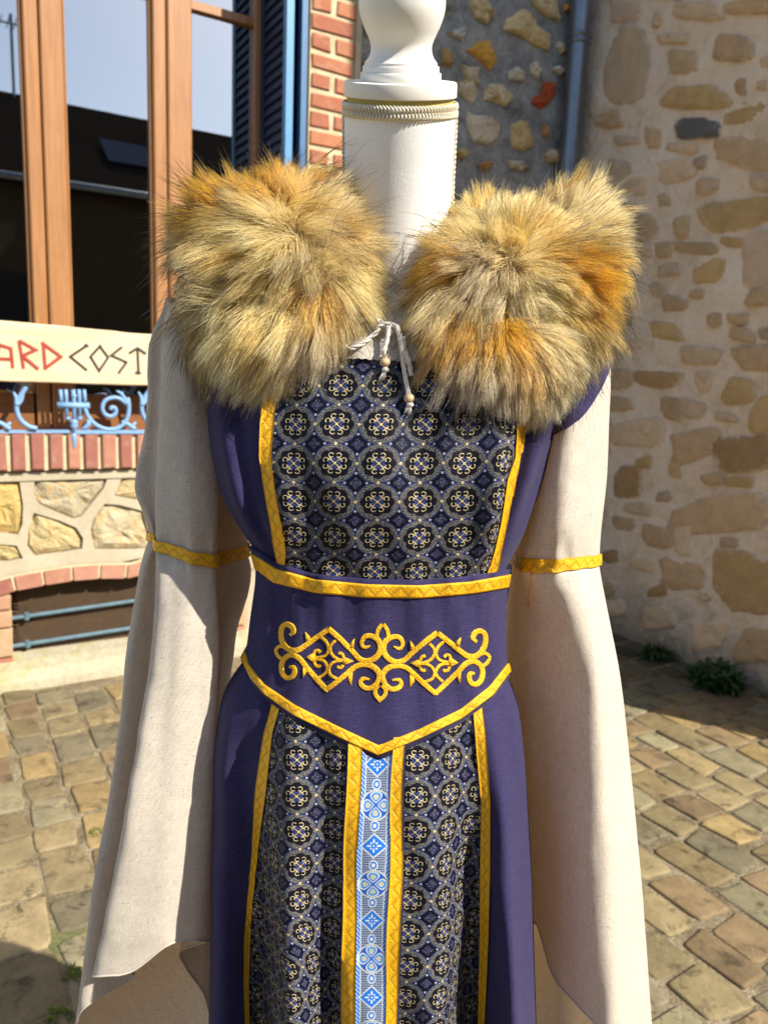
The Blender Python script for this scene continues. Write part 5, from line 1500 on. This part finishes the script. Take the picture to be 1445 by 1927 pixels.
for flip in (False, True):
    satin([(292, 285), (332, 245), (312, 182), (250, 155), (197, 195), (187, 290), (207, 370), (255, 435), (320, 465), (392, 455), (470, 405), (600, 312), (745, 212)], 56, flip, taper=[0.6, 0.9, 1, 1, 1, 1, 1, 1, 1.05, 1.05, 1, 1, 1])
    satin([(742, 205), (870, 318), (960, 408), (1040, 490), (1105, 560), (1185, 588), (1270, 568), (1338, 500), (1356, 410), (1318, 332), (1240, 292), (1172, 302), (1137, 360), (1147, 412), (1182, 428), (1240, 408)], 56, flip, taper=[1, 1, 1, 1, 1, 1, 1.1, 1.15, 1.1, 1, 0.95, 0.9, 0.8, 0.7, 0.6, 0.3])
    satin([(287, 660), (332, 664), (345, 718), (318, 772), (260, 788), (207, 740), (192, 650), (217, 572), (280, 522), (350, 527), (412, 572), (480, 660), (560, 752), (640, 842), (722, 930)], 54, flip, taper=[0.5, 0.8, 1, 1, 1, 1, 1, 1, 1, 1, 1, 1, 1, 1, 1])
    satin([(712, 932), (800, 868), (900, 788), (1000, 702), (1070, 652), (1160, 632), (1260, 652), (1328, 712), (1340, 790), (1298, 868), (1230, 912), (1160, 898), (1122, 850), (1140, 803), (1182, 798), (1228, 808)], 54, flip, taper=[1, 1, 1, 1, 1, 1, 1.1, 1.1, 1.05, 1, 1, 0.95, 0.9, 0.8, 0.6, 0.3])
    satin([(255, 432), (172, 415), (127, 460), (150, 528), (205, 572)], 36, flip)
    satin([(1378, 150), (1326, 222), (1312, 300), (1338, 350), (1368, 392)], 42, flip); satin([(1366, 1062), (1302, 992), (1298, 922), (1340, 872)], 44, flip)
    satin([(660, 308), (720, 368), (745, 440), (730, 500), (680, 538), (590, 552)], 30, flip, 0.0006); satin([(832, 343), (782, 390), (762, 450), (790, 520), (850, 565), (925, 585)], 30, flip, 0.0006)
    satin([(640, 782), (700, 740), (733, 680), (700, 602), (640, 572), (585, 570)], 30, flip, 0.0006); satin([(852, 802), (772, 760), (747, 690), (780, 622), (850, 588), (925, 592)], 30, flip, 0.0006)
    satin([(575, 530), (580, 477), (622, 465), (648, 492)], 32, flip, 0.0006); satin([(575, 590), (592, 640), (632, 655), (648, 632)], 32, flip, 0.0006)
    satin([(922, 552), (905, 508), (862, 492)], 32, flip, 0.0006); satin([(916, 632), (892, 668), (846, 660)], 32, flip, 0.0006)
    fillpoly([(475, 545), (570, 488), (590, 550), (575, 612)], flip); fillpoly([(1042, 590), (930, 538), (905, 588), (920, 642)], flip)
    fillpoly([(468, 240), (522, 300), (525, 345), (478, 372)], flip); fillpoly([(1052, 320), (1040, 440), (1000, 440), (1002, 380)], flip)
    fillpoly([(440, 797), (488, 715), (470, 670), (440, 650)], flip); fillpoly([(1016, 885), (968, 800), (975, 745), (1030, 715)], flip)
emb.build('embroidery', M_EMB, belt, True)

# ------------------------------------------------------------------ fur collar
fur = thing('fur_collar', 'fluffy golden brown faux fur collar in two round puffs over the shoulders', 'fur collar', (0, YB, 1.3))
LOB = [  # side, photo x, photo y, depth, radii
    ('l', 528, 508, .800, (.080, .054, .078)), ('l', 520, 630, .776, (.058, .038, .050)), ('l', 466, 462, .832, (.055, .050, .050)), ('l', 590, 462, .815, (.052, .042, .046)), ('l', 454, 600, .806, (.044, .044, .056)), ('l', 600, 560, .782, (.044, .034, .052)),
    ('r', 965, 545, .798, (.080, .052, .074)), ('r', 1068, 482, .832, (.050, .050, .050)), ('r', 952, 680, .772, (.064, .038, .046)), ('r', 862, 615, .778, (.040, .034, .046)), ('r', 935, 468, .835, (.056, .044, .038)), ('r', 1040, 600, .804, (.046, .042, .054)), ('r', 892, 540, .788, (.044, .038, .044)),
    ('n', 745, 495, .955, (.105, .035, .036))]
lob = [(s, atY(x, y, Y), np.array(r_)) for s, x, y, Y, r_ in LOB]
def inside(P, k):
    m_ = np.zeros(len(P), bool)
    for j, (s, c, r_) in enumerate(lob):
        if j != k: m_ |= (((P - c) / (r_ * 0.985)) ** 2).sum(1) < 1
    return m_
for side in ('l', 'r', 'n'):
    mb = MB()
    for s, c, r_ in lob:
        if s != side: continue
        V_, F_ = sphere_geo((0, 0, 0), 1.0, 28, 18); V_ = [np.array(v_) * (r_ * 0.97) + c for v_ in V_]; mb.add(V_, F_)
    mb.build('pelt', M_PELT, fur, True)
WH = {'l': atY(565, 440, .74), 'r': atY(950, 500, .74), 'n': atY(745, 520, .95)}
def px_patch(q, cx, cy, rx, ry): return np.exp(-((q[:, 0] - cx) / rx) ** 2 - ((q[:, 1] - cy) / ry) ** 2)
def grow(side, dens, seed):
    g = np.random.default_rng(seed); roots = []; nrms = []
    for k, (s, c, r_) in enumerate(lob):
        if s != side: continue
        area = 4 * math.pi * ((r_[0] * r_[1]) ** 1.6 / 3 + (r_[0] * r_[2]) ** 1.6 / 3 + (r_[1] * r_[2]) ** 1.6 / 3) ** (1 / 1.6)
        n = int(area * dens * 1.0)
        d = g.normal(size=(n, 3)); d /= np.linalg.norm(d, axis=1)[:, None]
        P = c + d * r_; N_ = d / r_; N_ /= np.linalg.norm(N_, axis=1)[:, None]
        ok = ~inside(P, k) & ((N_ @ np.array([0, -1, 0.35])) > -0.30 - 0.3 * g.random(n))
        roots.append(P[ok]); nrms.append(N_[ok])
    P = np.concatenate(roots); N_ = np.concatenate(nrms)
    return P, N_, g
ALLP, ALLC, ALLR = [], [], []
NPT = 8
for side, dens, seed in (('l', 950000, 1), ('r', 950000, 2), ('n', 220000, 3)):
    P, N_, g = grow(side, dens, seed); n = len(P)
    rad = P - WH[side]; rad -= N_ * np.einsum('ij,ij->i', rad, N_)[:, None]
    rl = np.linalg.norm(rad, axis=1)[:, None]; radn = rad / (rl + 1e-6)
    # locks: groups of strands that share a lean, a curl and a tip
    nc = max(50, n // 60); ci = g.choice(n, nc, replace=False); kd = KDTree(nc)
    for i, j in enumerate(ci): kd.insert(P[j], i)
    kd.balance(); own = np.array([kd.find(p)[1] for p in P])
    # broad waves in the comb direction
    sw = np.array([[fbm(p, 14, 3.1, 2), fbm(p, 14, 7.7, 2), fbm(p, 14, 11.3, 2)] for p in P[ci]]) * 0.9
    lockd = sw * 1.25 + g.normal(size=(nc, 3)) * 0.34
    grav = np.array([0, 0, -1.0])
    gt = grav - N_ * (N_ @ grav)[:, None]
    wgt = np.clip(rl / 0.05, 0, 1)
    droop = np.clip(0.75 - 1.1 * N_[:, 2:3], 0.0, 1.2)          # hair on the top of the pile stands up, hair on its front hangs
    c1 = radn * wgt + lockd[own] * 0.75 + gt * 0.34 * droop
    d0 = N_ * 0.75 + c1 * 0.75 + g.normal(size=(n, 3)) * 0.12
    d0 /= np.linalg.norm(d0, axis=1)[:, None]
    d1 = N_ * 0.18 + c1 * 1.1 + grav * 0.48 * droop + g.normal(size=(n, 3)) * 0.15
    d1 /= np.linalg.norm(d1, axis=1)[:, None]
    guard = g.random(n) < 0.042
    locklen = (0.75 + 0.45 * g.random(nc)) * (1 + 0.35 * np.array([fbm(p, 11, 6.1, 2) for p in P[ci]])) * np.where(g.random(nc) < 0.10, 1.25, 1.0); locklen = np.minimum(locklen, 1.35)
    Ln = 0.040 * locklen[own] * (0.65 + 0.5 * g.random(n)); Ln = np.where(guard, Ln * 1.3 + 0.012, Ln)
    t = np.linspace(0, 1, NPT)[None, :, None]
    S = P[:, None] + Ln[:, None, None] * (d0[:, None] * t + (d1 - d0)[:, None] * t * t * 0.55)
    amp = (0.0016 * g.random(n))[:, None, None]; ph = g.random((n, 1, 3)) * 6.28
    S = S + amp * np.sin(t * 7 + ph) * t
    # clump: pull towards the lock leader
    lead = S[ci][own]; offr = lead[:, :1] - P[:, None]
    pull = np.where(guard, 0.10, 0.50)[:, None, None] * (t ** 1.3)
    S = S + (lead - S) * pull * 0.85
    # colour
    q = proj(P)
    nz_ = np.array([fbm(p, 22, 1.7, 3) for p in P[ci]])[own]; nz2 = np.array([fbm(p, 9, 4.2, 2) for p in P[ci]])[own]
    cream = np.array([0.985, 0.90, 0.62]); gold = np.array([0.985, 0.76, 0.20]); orange = np.array([0.93, 0.56, 0.010]); taupe = np.array([0.76, 0.64, 0.51]); pale = np.array([0.988, 0.95, 0.82]); dark = np.array([0.030, 0.018, 0.012])
    if side == 'l': wo = px_patch(q, 490, 350, 95, 42) + 0.8 * px_patch(q, 395, 400, 45, 50) + 0.7 * px_patch(q, 585, 545, 45, 30) + 0.6 * px_patch(q, 640, 345, 50, 22)
    elif side == 'r': wo = 1.2 * px_patch(q, 900, 615, 80, 36) + 0.7 * px_patch(q, 840, 500, 40, 40) + 0.8 * px_patch(q, 1085, 500, 70, 42) + 0.7 * px_patch(q, 990, 375, 90, 30) + 0.4 * px_patch(q, 1000, 690, 40, 60) + 0.6 * px_patch(q, 1110, 560, 40, 50)
    else: wo = np.zeros(n)
    wo = np.clip(wo * 1.35 + 0.40 * (nz_ - 0.12), 0, 1)
    if side == 'l': wt = px_patch(q, 640, 660, 80, 70) + 0.6 * px_patch(q, 610, 450, 45, 35) + 0.5 * px_patch(q, 360, 520, 50, 80)
    elif side == 'r': wt = px_patch(q, 845, 690, 80, 70) + 0.7 * px_patch(q, 900, 500, 60, 40) + 0.7 * px_patch(q, 800, 620, 40, 60) + 0.4 * px_patch(q, 960, 740, 60, 40)
    else: wt = np.full(n, 0.4)
    wt = np.clip(wt + 0.3 * nz2, 0, 1)
    wp = np.clip(0.6 * nz2 + 0.55 * ((q[:, 1] - 530) / 140), 0, 0.9)
    base = cream * (1 - 0.35) + gold * 0.35 + np.zeros((n, 3))
    base = base + (gold - base) * np.clip(0.5 + nz_, 0, 1)[:, None] * 0.5
    base = base + (pale - base) * wp[:, None]
    base = base + (taupe - base) * (wt * 0.8)[:, None]
    base = base + (orange - base) * (wo * 0.9)[:, None]
    base = np.clip(base * (0.80 + 0.30 * g.random(n))[:, None], 0, 0.985)
    if side == 'l': wd_ = px_patch(q, 345, 470, 30, 90) + px_patch(q, 375, 630, 35, 60) + 0.8 * px_patch(q, 600, 490, 35, 35) + 0.5 * px_patch(q, 480, 330, 160, 28) + 0.6 * px_patch(q, 690, 430, 25, 60) + 0.5 * px_patch(q, 440, 520, 50, 14)
    elif side == 'r': wd_ = px_patch(q, 1135, 530, 28, 80) + 0.8 * px_patch(q, 1085, 470, 45, 18) + 0.8 * px_patch(q, 880, 715, 45, 40) + 0.6 * px_patch(q, 905, 560, 40, 22) + 0.6 * px_patch(q, 800, 560, 25, 60) + 0.5 * px_patch(q, 1000, 345, 120, 22) + 0.7 * px_patch(q, 1080, 640, 40, 40)
    else: wd_ = np.zeros(n)
    wd_ = np.clip(wd_ * (0.7 + 0.8 * nz_), 0, 1)
    brown = np.array([0.30, 0.17, 0.06]); base = base + (brown - base) * (wd_ * 0.5 * (g.random(n) < 0.6))[:, None]
    colr = np.repeat(base[:, None], NPT, 1)
    tt = np.linspace(0, 1, NPT)[None, :, None]
    colr = colr * (0.88 + 0.12 * np.clip(tt * 2.2, 0, 1))                       # duller underfur near the skin
    colr = np.where(guard[:, None, None], colr + (dark - colr) * np.clip((tt - 0.30) * 3, 0, 1), colr)
    edge_dark = (g.random(n) < np.clip(0.02 + 0.35 * nz_ + 0.12 * wo + 0.8 * wd_, 0.0, 0.8))[:, None, None]
    colr = np.where(edge_dark & ~guard[:, None, None], colr + (dark * 2 - colr) * np.clip((tt - 0.50) * 2.4, 0, 0.92), colr)
    rr = np.repeat(np.where(guard, 0.00027, 0.00014)[:, None], NPT, 1) * (1 - np.linspace(0, 1, NPT) ** 2 * 0.8)[None]
    ALLP.append(S.reshape(-1, 3)); ALLC.append(colr.reshape(-1, 3)); ALLR.append(rr.reshape(-1))
    side_name = 'hair'
    hc = bpy.data.hair_curves.new('fur_hair'); hc.add_curves([NPT] * n)
    hc.attributes['position'].data.foreach_set('vector', S.astype(np.float32).ravel())
    ra = hc.attributes.get('radius') or hc.attributes.new('radius', 'FLOAT', 'POINT')
    ra.data.foreach_set('value', rr.astype(np.float32).ravel())
    ca = hc.attributes.new('strand_colour', 'FLOAT_COLOR', 'POINT')
    ca.data.foreach_set('color', np.concatenate([colr, np.ones((n, NPT, 1))], 2).astype(np.float32).ravel())
    hc.materials.append(M_FUR)
    ho = bpy.data.objects.new('fur_hair', hc); link(ho, fur); ho['kind'] = 'stuff'
    print('strands', side, n)
bpy.context.view_layer.update()
